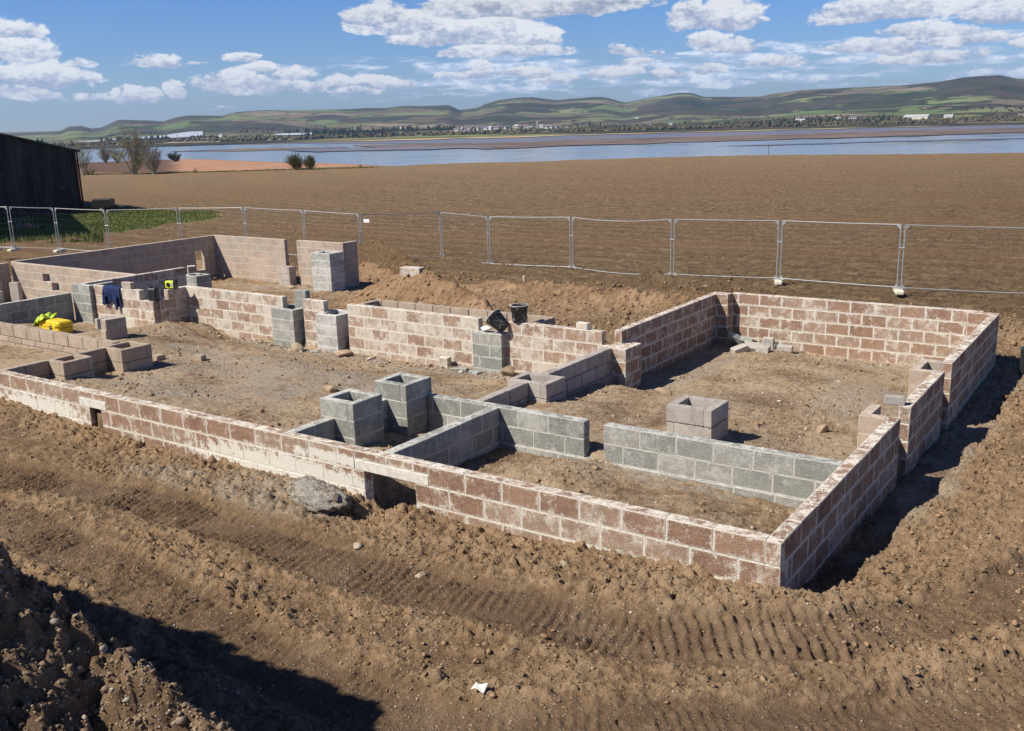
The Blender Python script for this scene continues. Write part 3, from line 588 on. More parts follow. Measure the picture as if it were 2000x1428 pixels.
# front wall with its two lintels
B = Blocks()
B.run('x', -19, 0, 0, T, 0, 5, phase=-.15, holes=[(-10.08, -9.45, -.226, .1), (-4.84, -3.78, -.226, .1), (-9.85, -9.58, -.9, -.2), (-4.70, -3.97, -2, -.2)], tooth1=-.14)
for (x0, x1, cuts) in ((-10.08, -9.45, [-9.75]), (-4.84, -3.78, [-4.38, -3.99])):
    p = [x0] + cuts + [x1]
    for u, w in zip(p, p[1:]): B.cell(u, w, 0, T, -.10, 0, 'x')
fw = B.build('block_wall', BM['red']); tag(fw, 'long low red block wall in the foreground with two lintelled openings and white mortar splashes', 'wall')
for (x0, x1) in ((-10.08, -9.45), (-4.84, -3.78)):
    MB().box(x0 + .004, x1 - .004, -.004, T + .002, -.222, -.103, .006).build('lintel', conc, fw)
wall('red block wall running back from the nearest corner, shaded on its outer side', 'red', 'y', 0, 4.12, -T, n=6, tooth0=.14, phase=.07)
wall('short red block wall on the right between two door gaps', 'red', 'y', 4.62, 6.63, -T, n=7, phase=.1)
B = Blocks().run('y', 7.14, 11.19, -T, 0, 0, 7, phase=.05); B.run('x', -.50, 0, 11.19, 11.33, 0, 7); tag(B.build('block_wall', BM['red']), 'far end of the right-hand red block wall beyond the second gap', 'wall')
wall('tall red and lime-stained block wall closing the back of the right room', 'red', 'x', -4.95, -.28, 11.33, n=7, phase=.12)
B = Blocks().run('y', 7.19, 11.08, -5.34, -5.2, 0, 7, phase=.03, tooth0=0.); B.run('y', 6.99, 7.19, -5.34, -5.2, 0, 1); B.run('x', -5.34, -4.95, 11.08, 11.33, 0, 7)
B.run('y', 6.62, 7.19, -5.2, -4.93, -.225, 5, phase=.1); B.run('y', 6.62, 7.19, -5.34, -5.2, -.225, 5, phase=.3)
tag(B.build('block_wall', BM['red']), 'shaded dark red block wall on the left side of the right room with a stepped near end', 'wall')
# U shaped reveals beside the gaps of the right-hand wall
def reveal(label, legs): 
    B = Blocks()
    for (al, a0, a1, c0, c1) in legs: B.run(al, a0, a1, c0, c1, 0, 6)
    return tag(B.build('block_pier', BM['buff']), label, 'pier')
reveal('small block pier inside the right wall at the nearest door gap', [('x', -.45, -.14, 4.0, 4.12), ('y', 4.12, 4.55, -.45, -.33)])
reveal('small block pier inside the right wall at the far door gap', [('x', -.44, -.14, 6.52, 6.63), ('y', 6.63, 7.12, -.44, -.32), ('x', -.44, -.14, 7.14, 7.26)])
# grey dividing walls
wall('grey block wall across the front room, left of the small gap, with a shadow triangle on it', 'grey', 'x', -5.54, -3.15, 2.16, n=2, phase=-.05)
tag(Blocks().run('x', -5.54, -.16, 2.13, 2.33, -.45, 3, phase=.1).build('block_plinth', BM['grey']), 'wider grey footing course under the grey dividing walls', 'plinth')
wall('long grey block wall from the small gap to the right-hand wall', 'grey', 'x', -2.88, -.14, 2.16, n=2, phase=.29)
wall('grey block wall joining the long front wall to the grey dividing wall above the wide opening', 'grey', 'y', .14, 2.16, -4.52, n=4, holes=[(.1, .7, -2, -.225)])
wall('short grey block stub behind the front wall leading to the nearest grey chimney pier', 'grey', 'y', .14, .79, -6.03, n=4)
pier('nearest hollow square grey pier with open top behind the front wall', 'grey', -6.13, -5.57, .79, 1.32, .225, 5)
wall('short grey link wall between the two hollow grey piers', 'grey', 'y', 1.32, 1.76, -6.03, n=4)
pier('second hollow square grey pier with open top beside the grey dividing wall', 'grey', -6.11, -5.56, 1.76, 2.29, .225, 5)
wall('low shaded block wall behind the grey dividing wall ending at a pale hollow pier', 'pier', 'y', 2.33, 4.08, -5.34, ztop=-.225, n=3, open_=True)
pier('pale hollow block pier between two shaded walls in the centre', 'pier', -5.58, -4.89, 4.08, 4.62, -.225, 4, t=.11, open_=True)
wall('shaded block wall running from the central pale pier back to the middle wall', 'pier', 'y', 4.62, 6.62, -5.34, ztop=-.225, n=5, open_=True)
pier('free-standing pale block pier with a hollow top in the right room', 'pier', -2.62, -2.01, 3.3, 3.84, 0, 4, t=.11, open_=True)
# middle wall
B = Blocks().run('x', -11.35, -5.46, 6.76, 6.90, 0, 6, phase=.1, holes=[(-8.05, -7.40, -.226, .1), (-5.95, -5.46, -.1, -.0)])
B.run('x', -5.46, -5.34, 6.70, 6.84, -.225, 5)
B.cell(-5.97, -5.75, 6.77, 6.89, .001, .115, 'x')
tag(B.build('block_wall', BM['redpale']), 'long lime-stained red block wall across the middle with a bucket on it', 'wall')
wall('short tall piece of lime-stained wall between two hollow piers', 'redpale', 'x', -12.66, -12.05, 6.80, n=6, phase=.2)
wall('lime-stained block wall left of the grey hollow pier in the middle distance', 'redpale', 'x', -16.6, -13.27, 6.80, n=6, phase=.06)
pier('grey hollow pier built into the left part of the middle wall', 'grey', -13.46, -12.79, 6.62, 7.2, -.225, 5, t=.12)
pier('white-splashed hollow pier built into the middle wall', 'greywhite', -12.1, -11.5, 6.58, 7.2, -.225, 5, t=.12)
tag(Blocks().run('x', -8.10, -7.45, 6.62, 6.86, -.225, 5, phase=.15).build('block_pier', BM['grey']), 'solid grey pier on the middle wall carrying a tilted black bucket', 'pier')
B = Blocks().run('x', -11.2, -6.86, 7.42, 7.54, 0, 4, phase=.24, open_=True).run('y', 6.9, 7.42, -11.2, -11.08, 0, 4, open_=True).run('y', 6.9, 7.42, -6.98, -6.86, 0, 4, open_=True)
tag(B.build('block_wall', BM['fair']), 'clean buff block wall forming a narrow box behind the middle wall', 'wall')
# wall with the navy jacket, stepping down
B = Blocks().run('x', -18.78, -17.02, 5.93, 6.07, 0, 6, holes=[(-17.70, -17.0, -.1, .01)]); B.run('x', -17.02, -16.56, 5.93, 6.07, -.225, 5)
tag(B.build('block_wall', BM['redpale']), 'stepped block wall with a navy jacket hung over its top', 'wall')
wall('dark shaded block wall turning back behind the two-block stack', 'redpale', 'y', 6.07, 6.80, -16.62, ztop=-.0, n=6, holes=[(6.0, 6.3, -.226, .1)])
tag(Blocks().run('x', -19.53, -18.80, 5.83, 5.97, 0, 6, phase=.1).run('y', 5.97, 6.5, -18.94, -18.80, 0, 6).build('block_pier', BM['grey']), 'grey block pier at the left end of the jacket wall', 'pier')
wall('shaded block wall running back from the grey pier past the jacket', 'redpale', 'y', 6.0, 8.95, -19.4, n=6)
wall('shaded block wall at far left with a hollow pale wall in front of it', 'grey', 'y', .5, 5.83, -19.71, ztop=-.225, n=5)
wall('bright buff block wall at far left with two dark holes', 'buff', 'x', -25.1, -19.4, 7.45, n=6, phase=.3, holes=[(-23.55, -23.2, -.45, -.226), (-23.15, -22.8, -.675, -.451)])
wall('shaded block wall on the far left edge with a dark niche', 'buff', 'y', 3.0, 7.38, -25.2, n=6, holes=[(5.9, 6.9, -1.2, -.45)])
# pale open jointed wall and its chambers
B = Blocks().run('x', -22, -12.45, 2.16, 2.30, 0, 1, phase=.15, open_=True).run('x', -22, -12.45, 2.13, 2.33, -.225, 3, course=.1, phase=.0)
tag(B.build('block_wall', BM['fair']), 'low clean buff block wall with open joints at the left edge', 'wall')
wall('short dark shaded wall from the front wall to the first small hollow pier at left', 'fair', 'y', .14, .84, -12.34, n=3)
pier('small hollow block pier nearest the front wall at left', 'fair', -12.30, -11.80, .84, 1.36, 0, 3)
wall('short dark shaded wall between the two small hollow piers at left', 'fair', 'y', 1.36, 1.86, -12.34, n=3)
pier('small hollow block pier at the end of the pale open-jointed wall', 'fair', -12.36, -11.78, 1.86, 2.44, 0, 3)
# rear building
wall('long shaded block wall of the rear room running away at upper left', 'buff', 'y', 7.6, 14.75, -25.34, n=8, holes=[(13.9, 14.25, -1.2, -.45)])
wall('tall buff block wall at the back of the rear room, left of the gap', 'buff', 'x', -25.34, -21.72, 14.75, n=8, phase=.1)
B = Blocks().run('x', -21.16, -19.1, 14.75, 14.89, 0, 8, phase=.2).run('y', 14.89, 15.4, -19.24, -19.1, 0, 8); tag(B.build('block_wall', BM['buff']), 'tall buff block wall at the back of the rear room, right of the gap', 'wall')
pier('tall grey hollow pier at the right end of the rear room', 'greywhite', -19.66, -18.86, 13.9, 14.5, -.225, 7, t=.12)
pier('low pale pier beside the gap in the back wall of the rear room', 'pier', -21.78, -21.28, 14.45, 14.75, -.85, 4)
pier('dark hollow square pier standing alone in the rear room', 'grey', -21.15, -20.48, 10.2, 10.72, -.5, 5, t=.12)
pier('pale hollow block pier at the left edge of the picture', 'greywhite', -25.0, -24.45, 6.4, 6.75, -.68, 3)

# ------------------------------------------------------------------ concrete strip footing glimpsed outside the right wall
f = MB().box(-.2, .36, .3, 11.9, -1.35, -1.03, .02).build('footing', plain('dusty_concrete', (.30, .265, .22), .95, .1, vs=4, bump=.5)); tag(f, 'pale concrete strip footing in the trench outside the right-hand wall', 'footing')

# ------------------------------------------------------------------ rocks and clods
def ico(sub=1):
    import bmesh
    bm = bmesh.new(); bmesh.ops.create_icosphere(bm, subdivisions=sub, radius=1.); V = np.array([v.co[:] for v in bm.verts]); F = np.array([[v.index for v in f.verts] for f in bm.faces]); bm.free(); return V, F
IV1, IF1 = ico(1); IV2, IF2 = ico(2); IV3, IF3 = ico(3); IV4, IF4 = ico(4)
def lump(V, seed, amp=.35, sc=1.4, flat=1.):
    r = np.random.RandomState(seed); o = r.rand(3) * 50
    n = fbm(V[:, 0] * sc + o[0] + V[:, 2] * .7, V[:, 1] * sc + o[1] - V[:, 2] * .6, 4, seed) + .6 * fbm(V[:, 2] * sc * 1.7 + o[2], V[:, 0] * sc * 1.3, 3, seed + 3)
    W_ = V * (1 + amp * n)[:, None]
    for _ in range(9):                                # knock flats into it
        d = r.randn(3); d /= np.linalg.norm(d); k = W_ @ d; c = r.uniform(.45, .8); W_ = W_ - np.maximum(k - c, 0)[:, None] * d * .9
    return W_ * np.array([1, 1, flat])
def scatter(name, n, sampler, smin, smax, m, label=None, cat=None, hi=False, flat=(.4, .75), sink=.25, smooth=True, power=2.6, kind='stuff'):
    base, FF = (IV2, IF2) if hi else (IV1, IF1)
    var = [lump(base * (1 + .26 * np.random.RandomState(k).randn(len(base), 1).clip(-1.4, 1.4)), 100 + k, .45, 1.6) for k in range(14)]
    P = sampler(n); n = len(P); z = hgt(P[:, 0], P[:, 1]); s = smin * (1 - RS.rand(n) * (1 - (smin / smax) ** power)) ** (-1 / power)
    VV = np.zeros((n, len(base), 3), np.float32); a = RS.rand(n) * 6.283; fl = RS.uniform(*flat, n); el = RS.uniform(.7, 1.3, n); vi = RS.randint(0, 14, n)
    for k in range(14):
        m_ = vi == k; 
        if not m_.any(): continue
        v = var[k][None] * s[m_][:, None, None] * np.stack([el[m_], 1 / el[m_], fl[m_]], -1)[:, None, :]
        ca, sa = np.cos(a[m_])[:, None], np.sin(a[m_])[:, None]
        VV[m_, :, 0] = v[..., 0] * ca - v[..., 1] * sa + P[m_, 0][:, None]; VV[m_, :, 1] = v[..., 0] * sa + v[..., 1] * ca + P[m_, 1][:, None]; VV[m_, :, 2] = v[..., 2] + (z[m_] + s[m_] * fl[m_] * (1 - 2 * sink))[:, None] * 1
    Fc = (FF[None] + (np.arange(n) * len(base))[:, None, None]).reshape(-1, 3)
    o = fast_mesh(name, VV.reshape(-1, 3), Fc, m, smooth=smooth, attrs={'tone': np.repeat(RS.rand(n), len(base))})
    return tag(o, label, cat, kind=kind)
def clod_mat(name, a, b, c3=None):
    m, t = mat(name); o = t.obj(); tn = t.attr('tone'); c = t.mix(tn, a, b)
    if c3: c = t.mix(t.ss(tn, .86, .9), c, c3)
    n = t.noise(o, 60., 5, .7); c = t.mix(t.ss(n, .4, .65, 0, .45), c, tuple(q * .55 for q in a)); t.bsdf(c, .95, t.bump(n, .8, .012), spec=.15); return m
MCL = clod_mat('clod_soil', (.225, .145, .083), (.385, .258, .152)); MST = clod_mat('pebble_stone', (.30, .235, .175), (.50, .42, .33), (.58, .55, .49)); MSP = clod_mat('spoil_soil', (.21, .145, .098), (.33, .235, .16), (.40, .34, .27))
def samp_front(n, clump=.5):
    x = RS.uniform(-14, 3.2, n * 3); y = RS.uniform(-6.2, 3.8, n * 3)
    ok = ((y < -.03) | (x > .35)); x, y = x[ok], y[ok]
    DA, _ = track(x, y, TRK_A); DB, _ = track(x, y, TRK_B); tr = np.maximum(sstep(.38, .26, np.abs(DA)), sstep(.38, .26, np.abs(DB)))
    den = (.02 + .5 * sstep(-.05, .4, fbm(x * .8, y * .8, 3, 131))) * (1 - .9 * tr)
    den = np.maximum(den, sstep(.9, .1, -y) * .8 * (x < .3)); den = np.maximum(den, sstep(.28, .05, np.abs(np.abs(DA) - .58)) * .9 * vnoise(x * 1.2, y * 1.2, 9)); den = np.maximum(den, sstep(.28, .05, np.abs(np.abs(DB) - .58)) * .9 * vnoise(x * 1.2, y * 1.2, 19)); k = RS.rand(len(x)) < den
    return np.stack([x[k], y[k]], -1)[:n]
scatter('soil_clods', 42000, samp_front, .007, .05, MCL, 'crumbly brown clods strewn over the churned earth in front', 'clods', power=2.7, smooth=False)
def samp_open(n):
    x = RS.uniform(-13, 3, n * 3); y = RS.uniform(-6, .0, n * 3); k = RS.rand(len(x)) < .1 + .9 * sstep(-.1, .45, fbm(x * .9 + 5, y * .9, 3, 231)); return np.stack([x[k], y[k]], -1)[:n]
scatter('gravel', 15000, samp_open, .005, .020, MST, 'small pale pebbles mixed into the churned earth in front', 'gravel', power=2.8)
def samp_spoil(n):
    x = RS.uniform(-5.2, 0, n * 3); y = RS.uniform(-6.4, -2.9, n * 3); h = crest(x, y, SPUR, 1.1, 1.75); k = h > -.65; return np.stack([x[k], y[k]], -1)[:n]
scatter('spoil_clods', 30000, samp_spoil, .009, .065, MSP, 'clods and stones on the dark spoil heap at lower left', 'clods', hi=False, power=2.8, smooth=False)
def samp_in(n):
    x = RS.uniform(-16, -.2, n * 2); y = RS.uniform(.2, 11.2, n * 2); c = np.ones(len(x), bool)
    c &= ~((x > -5.4) & (x < -5.1) & (y > 2.3)); c &= ~((x < -5.3) & (y > 6.55)); c &= ~((y > 2.05) & (y < 2.4)); c &= ~((x < -12.2) & (y < 2.4)); c &= ~((x > -4.6) & (x < -4.3) & (y < 2.2)); c &= ~((x > -6.2) & (x < -5.5) & (y < 2.4)); c &= ~((x > -2.7) & (x < -1.9) & (y > 3.2) & (y < 3.9)); c &= (RS.rand(len(x)) < .25 + .75 * sstep(-.2, .4, fbm(x * .6, y * .6, 3, 141)))
    return np.stack([x[c], y[c]], -1)[:n]
scatter('floor_gravel', 9000, samp_in, .008, .05, MST, 'pebbles and crumbs on the earth floors inside the walls', 'gravel', power=2.8, sink=.35)
scatter('floor_clods', 7000, samp_in, .012, .06, MCL, 'lumps of earth on the floors inside the walls', 'clods', power=2.8, sink=.35, smooth=False)
def samp_back(n):
    x = RS.uniform(-26, 3, n * 2); y = RS.uniform(7.7, 20, n * 2); c = ~((x > -5.5) & (x < .2) & (y < 11.6)); c &= ~((x < -19) & (y < 15)); c &= ~((x > -11.4) & (x < -6.7) & (y < 7.8)); return np.stack([x[c], y[c]], -1)[:n]
scatter('bank_clods', 22000, samp_back, .02, .11, MCL, 'clods on the turned earth between the walls and the mesh fence', 'clods', power=2.8, sink=.35, smooth=False)
def samp_edge(n):                                    # along the foot of the middle wall and in the trench
    x = RS.uniform(-16, -5.6, n); y = 6.62 - np.abs(RS.randn(n)) * .14; return np.stack([x, y], -1)
scatter('wall_foot_rubble', 800, samp_edge, .015, .08, MST, 'broken mortar and stones along the foot of the middle wall', 'rubble', power=2.6, smooth=False)
def samp_bank(n): x = .45 + np.abs(RS.randn(n)) * 1.3; return np.stack([x, RS.uniform(-.6, 12, n)], -1)
scatter('trench_clods', 9000, samp_bank, .008, .05, MCL, 'crumbled clods on the bank outside the right-hand wall', 'clods', power=2.5, smooth=False)

mortarm = plain('lime_mortar', (.52, .49, .43), .95, .1, var=.3, vs=9, bump=.7)
def rock(label, x, y, sx, sy, sz, m, seed, name='rock', cat='rock', rz=0., up=.5, hi=IV3, hf=IF3, amp=.38, group=None):
    V = lump(hi, seed, amp, 1.5); c, s = math.cos(rz), math.sin(rz); V = V * np.array([sx, sy, sz]); V = np.stack([V[:, 0] * c - V[:, 1] * s, V[:, 0] * s + V[:, 1] * c, V[:, 2]], -1)
    o = fast_mesh(name, V, hf, m, smooth=True); o.location = (x, y, H(x, y) + sz * up); return tag(o, label, cat, group)
m_lump, t = mat('crusted_mortar_lump'); oo = t.obj(); n = t.noise(oo, 11., 7, .7); n2 = t.noise(oo, 45., 4, .7)
t.bsdf(t.mix(t.ss(n, .38, .52), (.19, .14, .10), t.mix(t.ss(n2, .35, .65), (.27, .25, .215), (.46, .435, .385))), .95, t.bump(t.m('ADD', n, t.m('MULTIPLY', n2, .4)), 1., .05), spec=.1)
V = IV4 * (1 + .30 * fbm(IV4[:, 0] * 2.1 + IV4[:, 2] * 1.7 + 3, IV4[:, 1] * 2.1 - IV4[:, 2] * 1.9, 3, 9) + .26 * fbm(IV4[:, 0] * 5.5 + IV4[:, 2] * 4, IV4[:, 1] * 5.5 - IV4[:, 2] * 4.5, 4, 29, .7) + .12 * fbm(IV4[:, 0] * 17 + IV4[:, 2] * 11, IV4[:, 1] * 17 - IV4[:, 2] * 12, 3, 19, .7))[:, None] * np.array([.46, .22, .155])
o = fast_mesh('mortar_lump', V, IF4, m_lump, smooth=False); o.location = (-5.02, -.40, H(-5.0, -.55) + .085); o.rotation_euler = (0, .04, -.12); tag(o, 'large crusted lump of dumped mortar against the front wall beside the wide opening', 'mortar lump')
mst = plain('tan_stone', (.36, .27, .19), .9, .2, var=.2, vs=12, bump=.5); mst2 = plain('pale_stone', (.33, .26, .18), .9, .2, var=.15, vs=12, bump=.4)
rock('smooth tan boulder alone on the floor of the right room', -1.15, 4.95, .11, .085, .08, mst, 31)
rock('angular brown rock at the foot of the grey pier in the centre', -7.22, 6.5, .19, .14, .14, plain('brown_rock', (.25, .185, .13), .9, .2, vs=8, bump=.5), 32, amp=.25)
rock('pale angular rock below the grey hollow pier in the middle distance', -12.52, 6.4, .17, .13, .15, mst2, 33, amp=.3)
rock('grey-brown rock beside the white-splashed pier', -11.2, 6.45, .2, .13, .1, mst, 34)
rock('yellow stone half sunk in front of the right end of the front wall', -1.85, -.42, .075, .05, .05, mst2, 35)
rock('flat pale stone in the earth below the wide opening', -3.95, -.95, .06, .05, .035, plain('grey_white_stone', (.33, .28, .22), .85, vs=20), 36)
rock('cream stone on the track in front of the wide opening', -3.1, -1.0, .06, .055, .045, mst2, 37)
rock('rounded rock in the middle of the main floor', -8.15, 3.0, .13, .09, .08, mst, 38)
rock('pair of brown rocks left of the nearest grey pier', -6.75, 1.5, .17, .11, .06, mst, 39)
rock('angular tan rock in the rubble below the front wall', *at(375, 942, -.6)[:2], .10, .07, .07, mst2, 40)
rock('large clod beside the rear fence in front of the gap', -21.05, 14.2, .25, .15, .08, mst, 41)
rock('sunken stone on the left edge of the right room', -4.1, 6.3, .16, .1, .07, mst, 42)
rock('dark angular rock perched on the heap behind the buff wall', *at(822, 592, -.7)[:2], .28, .2, .2, mst, 43)
def droppings():
    P = []
    for (al, a0, a1, c0, n) in (('x', -14, -.05, .07, 420), ('y', .05, 4.1, -.07, 190), ('y', 4.65, 6.6, -.07, 90), ('y', 7.2, 11.1, -.07, 120), ('x', -4.9, -.4, 11.4, 110), ('x', -11.2, -8.1, 6.83, 120), ('x', -16.5, -13.4, 6.87, 100), ('x', -5.4, -3.2, 2.23, 60), ('x', -2.8, -.2, 2.23, 70), ('y', .2, 2.1, -4.45, 60), ('y', 7.1, 11, -5.27, 100)):
        a = RS.uniform(a0, a1, n); c = c0 + RS.uniform(-.062, .062, n); P.append(np.stack([a, c] if al == 'x' else [c, a], -1))
    P = np.concatenate(P); n = len(P); sz = .004 * (1 - RS.rand(n) * (1 - (.004 / .026) ** 1.8)) ** (-1 / 1.8); var = [lump(IV1, 700 + k, .45, 1.6) for k in range(8)]; V = []
    for i in range(n): V.append(var[i % 8] * np.array([sz[i] * 1.3, sz[i], sz[i] * .4]) + np.array([P[i, 0], P[i, 1], .001]))
    F = (IF1[None] + (np.arange(n) * len(IV1))[:, None, None]).reshape(-1, 3); tag(fast_mesh('mortar_crumbs', np.concatenate(V), F, mortarm), 'dried mortar crumbs dropped along the tops of the block walls', 'mortar crumbs', kind='stuff')
droppings()
# broken blocks in the corner of the right room
rub = plain('broken_block', (.42, .39, .345), .92, .2, var=.18, vs=16, bump=.5); rubg = plain('broken_grey_block', (.26, .27, .25), .92, .2, var=.2, vs=16, bump=.5)
def brick(label, x, y, z, sx, sy, sz, rz, m, tilt=(0, 0), name='loose_block', group=None, cat='block', bev=.008):
    o = MB().box(-sx / 2, sx / 2, -sy / 2, sy / 2, 0, sz, bev).build(name, m); o.location = (x, y, z); o.rotation_euler = (tilt[0], tilt[1], rz); return tag(o, label, cat, group)
G = 'broken blocks heaped in the corner of the right room'
for k, (u, v, sx, sy, sz, rz, tl, mm, dz, lb) in enumerate([
        (1441, 672, .34, .2, .1, .5, (.3, .5), rubg, .12, 'grey-green broken slab leaning on top of the corner rubble'),
        (1462, 679, .3, .22, .1, -.3, (-.35, .15), rubg, .05, 'grey broken block right of the corner shadow'),
        (1445, 692, .3, .18, .12, .9, (.1, -.25), rub, .0, 'pale chunk at the front left of the corner rubble'),
        (1472, 690, .38, .2, .1, .35, (.45, .1), rub, .02, 'long tilted slab in the middle of the corner rubble'),
        (1490, 694, .24, .2, .12, .1, (0, .05), rub, .0, 'squarish block piece at the front of the corner rubble'),
        (1500, 685, .22, .2, .21, .2, (0, 0), rub, .0, 'upright half block at the right of the corner rubble'),
        (1533, 690, .3, .14, .1, .1, (.1, 0), rub, .0, 'flat half block lying right of the corner rubble'),
        (1518, 684, .16, .12, .1, .8, (.2, .3), rubg, .0, 'small dark block fragment behind the corner rubble')]):
    p = at(u, v, -1.05); brick(lb, p[0], min(p[1], 11.05), H(p[0], min(p[1], 11.05)) + dz, sx, sy, sz, rz, mm, tl, 'broken_block', G)
bf = BM['fair']
def lblock(label, x, y, z, rz, L=.44, D=.14, Hh=.215, mk='pier', name='loose_block', cat='block', up=True):
    B = Blocks(); r1, r2 = random.random(), random.random(); B.box((-L / 2, -D / 2, 0), (L / 2, D / 2, Hh), .007, 0., r1, r2); o = B.build(name, BM[mk]); o.location = (x, y, z); o.rotation_euler = (0, 0, rz); return tag(o, label, cat)
lblock('pale brick-sized block resting on the right-hand wall at the door gap', -.2, 4.66, .001, .25, .24, .11, .105)
z0 = H(-15.35, 4.05) - .02; xs, ys = -15.35, 4.1
lblock('lower block of the small two-block stack on the left floor', xs, ys, z0, 1.42, .46, .22, .225, 'buff'); lblock('upper dark block of the small two-block stack on the left floor', xs, ys + .01, z0 + .227, 1.45, .44, .21, .22, 'buff'); lblock('narrow block end standing left of the upper stacked block', xs - .23, ys - .02, z0 + .226, 1.45, .4, .1, .215, 'pier')
lblock('small loose block on the floor right of the left hollow pier', -12.85, 3.28, H(-12.85, 3.28) - .01, .1, .22, .2, .1, 'fair'); lblock('small dark loose block further right on the main floor', -12.25, 3.75, H(-12.25, 3.75) - .01, .2, .2, .14, .1, 'fair')
lblock('block half laid on the floor beside the yellow tool case', -15.9, 3.3, H(-15.9, 3.3) - .02, .05, .44, .2, .12, 'fair')
lblock('small block stood on end at the foot of the middle wall', -8.75, 6.60, H(-8.75, 6.6) - .02, .1, .2, .15, .2, 'redpale'); 
for k, (x, y, r, l, lb) in enumerate([(-8.35, 6.52, .4, .3, 'thin slab lying at the foot of the middle wall'), (-7.95, 6.48, -.3, .26, 'thin dark offcut lying left of the solid grey pier'), (-11.9, 6.3, .7, .15, 'small grey offcut below the white-splashed pier')]): lblock(lb, x, y, H(x, y) - .01, r, l, .14, .06, 'grey')
lblock('reddish block lying on top of the big brown spoil heap', *at(806, 536, -.33)[:2], H(*at(806, 536, -.33)[:2]) - .05, .1, .62, .28, .24, 'redpale')
lblock('grey block stood on edge inside the grey hollow pier of the middle wall', -12.98, 7.1, -.6, .2, .3, .16, .72, 'grey')
lblock('cut block on top of the wall beside the navy jacket', -17.5, 6.0, .001, 0, .34, .13, .15, 'buff')
for k, (x, y, z, lb) in enumerate([(-25.0, 6.9, -1.05, 'pale block standing in the niche at the far left'), (-24.2, 7.0, -1.05, 'pale upright slab leaning in the far left niche')]): lblock(lb, x, y, z, .3, .3, .14, .6, 'pier')

# ------------------------------------------------------------------ site clutter
blk = plain('black_plastic', (.022, .023, .025), .38, .5, var=.3, vs=9); dust = None
mbk, t = mat('mortar_smeared_rubber'); oo = t.obj(); n = t.noise(oo, 16., 6, .7)
t.bsdf(t.mix(t.ss(n, .56, .64), (.028, .03, .034), (.42, .41, .38)), .55, t.bump(n, .4, .01), spec=.4)
grout = plain('dried_mortar', (.55, .53, .48), .95, .1, vs=30, bump=.6); wire = plain('galvanised_steel', (.50, .51, .52), .38, .5, .75, var=.12, vs=18)
def bucket(label, loc, rot):
    r = empty('bucket', loc, 0, label, 'bucket'); r.rotation_euler = rot
    MB().lathe([(0, 0), (.115, 0), (.125, .012), (.155, .27), (.168, .275), (.170, .30), (.160, .302), (.150, .27), (.120, .02), (0, .015)], 28).build('bucket_body', mbk, r, True)
    MB().lathe([(.159, .301), (.173, .303), (.174, .314), (.158, .312)], 28).build('rim', grout, r, True)
    pts = [(.172 * math.cos(a), .172 * math.sin(a) * .98, .27 - .16 * math.sin((a + .3) / (math.pi + .6) * math.pi)) for a in np.linspace(-.2, math.pi + .2, 14)]
    MB().path(pts, .0035, 5).build('handle', wire, r)
    MB().lathe([(0, .245), (.142, .240)], 20).build('mortar_residue', grout, r); return r
bucket('upright black bucket smeared with mortar standing on the middle wall', (-7.19, 6.84, .0), (0, 0, .4))
bucket('tilted black bucket lying over the corner of the solid grey pier', (-7.43, 6.70, -.10), (math.radians(6), math.radians(-54), -.15))
V = lump(IV3, 77, .12, 1.1) * np.array([.15, .09, .06]); o = fast_mesh('cement_bag', V, IF3, plain('white_sack', (.74, .73, .68), .8, .2, vs=14, bump=.3), smooth=True); o.location = (-7.87, 6.72, -.165); o.rotation_euler = (0, 0, -.1); tag(o, 'small white bag lying beside the tilted bucket', 'bag')
# navy jacket draped over the wall
def cloth(name, fx, nu, nv, m, th=.012, parent=None, smooth=True):
    V = []; F = []
    for j in range(nv):
        for i in range(nu): V.append(fx(i / (nu - 1), j / (nv - 1)))
    V = np.array(V); n = len(V)
    for j in range(nv - 1):
        for i in range(nu - 1): a = j * nu + i; F.append((a, a + 1, a + nu + 1, a + nu))
    o = mesh_obj(name, V, F, m, parent, smooth); md = o.modifiers.new('thick', 'SOLIDIFY'); md.thickness = th; md.offset = 1; return o
navy, t = mat('navy_cloth'); oo = t.obj(); n = t.noise(oo, 10., 5, .6); t.bsdf(t.mix(t.ss(n, .35, .65), (.010, .018, .06), (.022, .04, .12)), .85, t.bump(t.noise(oo, 22., 3), .4, .02), spec=.2)
jx0, jx1 = -18.40, -17.68
def jf(u, v):
    x = jx0 + (jx1 - jx0) * (u + .09 * math.sin(v * 3.) * (u - .5) * -1.2); s = v * .74 - .2
    fold = .024 * math.sin(u * 19 + v * 2.) + .016 * math.sin(u * 37 + 1); hem = .10 * math.sin(u * 8.5 + .6) + .05 * math.sin(u * 23)
    if s < 0: return (x, 6.085, .012 + s * .9 + .0 * u)
    if s < .14: return (x, 6.085 - s * 1.12, .022 + .006 * math.sin(u * 20))
    return (x, 5.915 - abs(fold) * min(1, (s - .14) * 6) - .012, .014 - (s - .14) * (1 + hem * 1.6 * max(0, v - .4)))
o = cloth('jacket', jf, 46, 26, navy); tag(o, 'navy blue jacket draped over the top of the stepped wall', 'jacket')
for k, (xx_, ll) in enumerate(((-18.28, .20), (-17.86, .30))):
    def sf(u, v, xx_=xx_, ll=ll): a = u * 2 * math.pi; r = .062 * (1 - .3 * v); return (xx_ + r * math.cos(a) + .03 * v, 5.855 + r * .45 * math.sin(a), -.20 - v * ll)
    cloth('sleeve', sf, 14, 8, navy, .004, o)
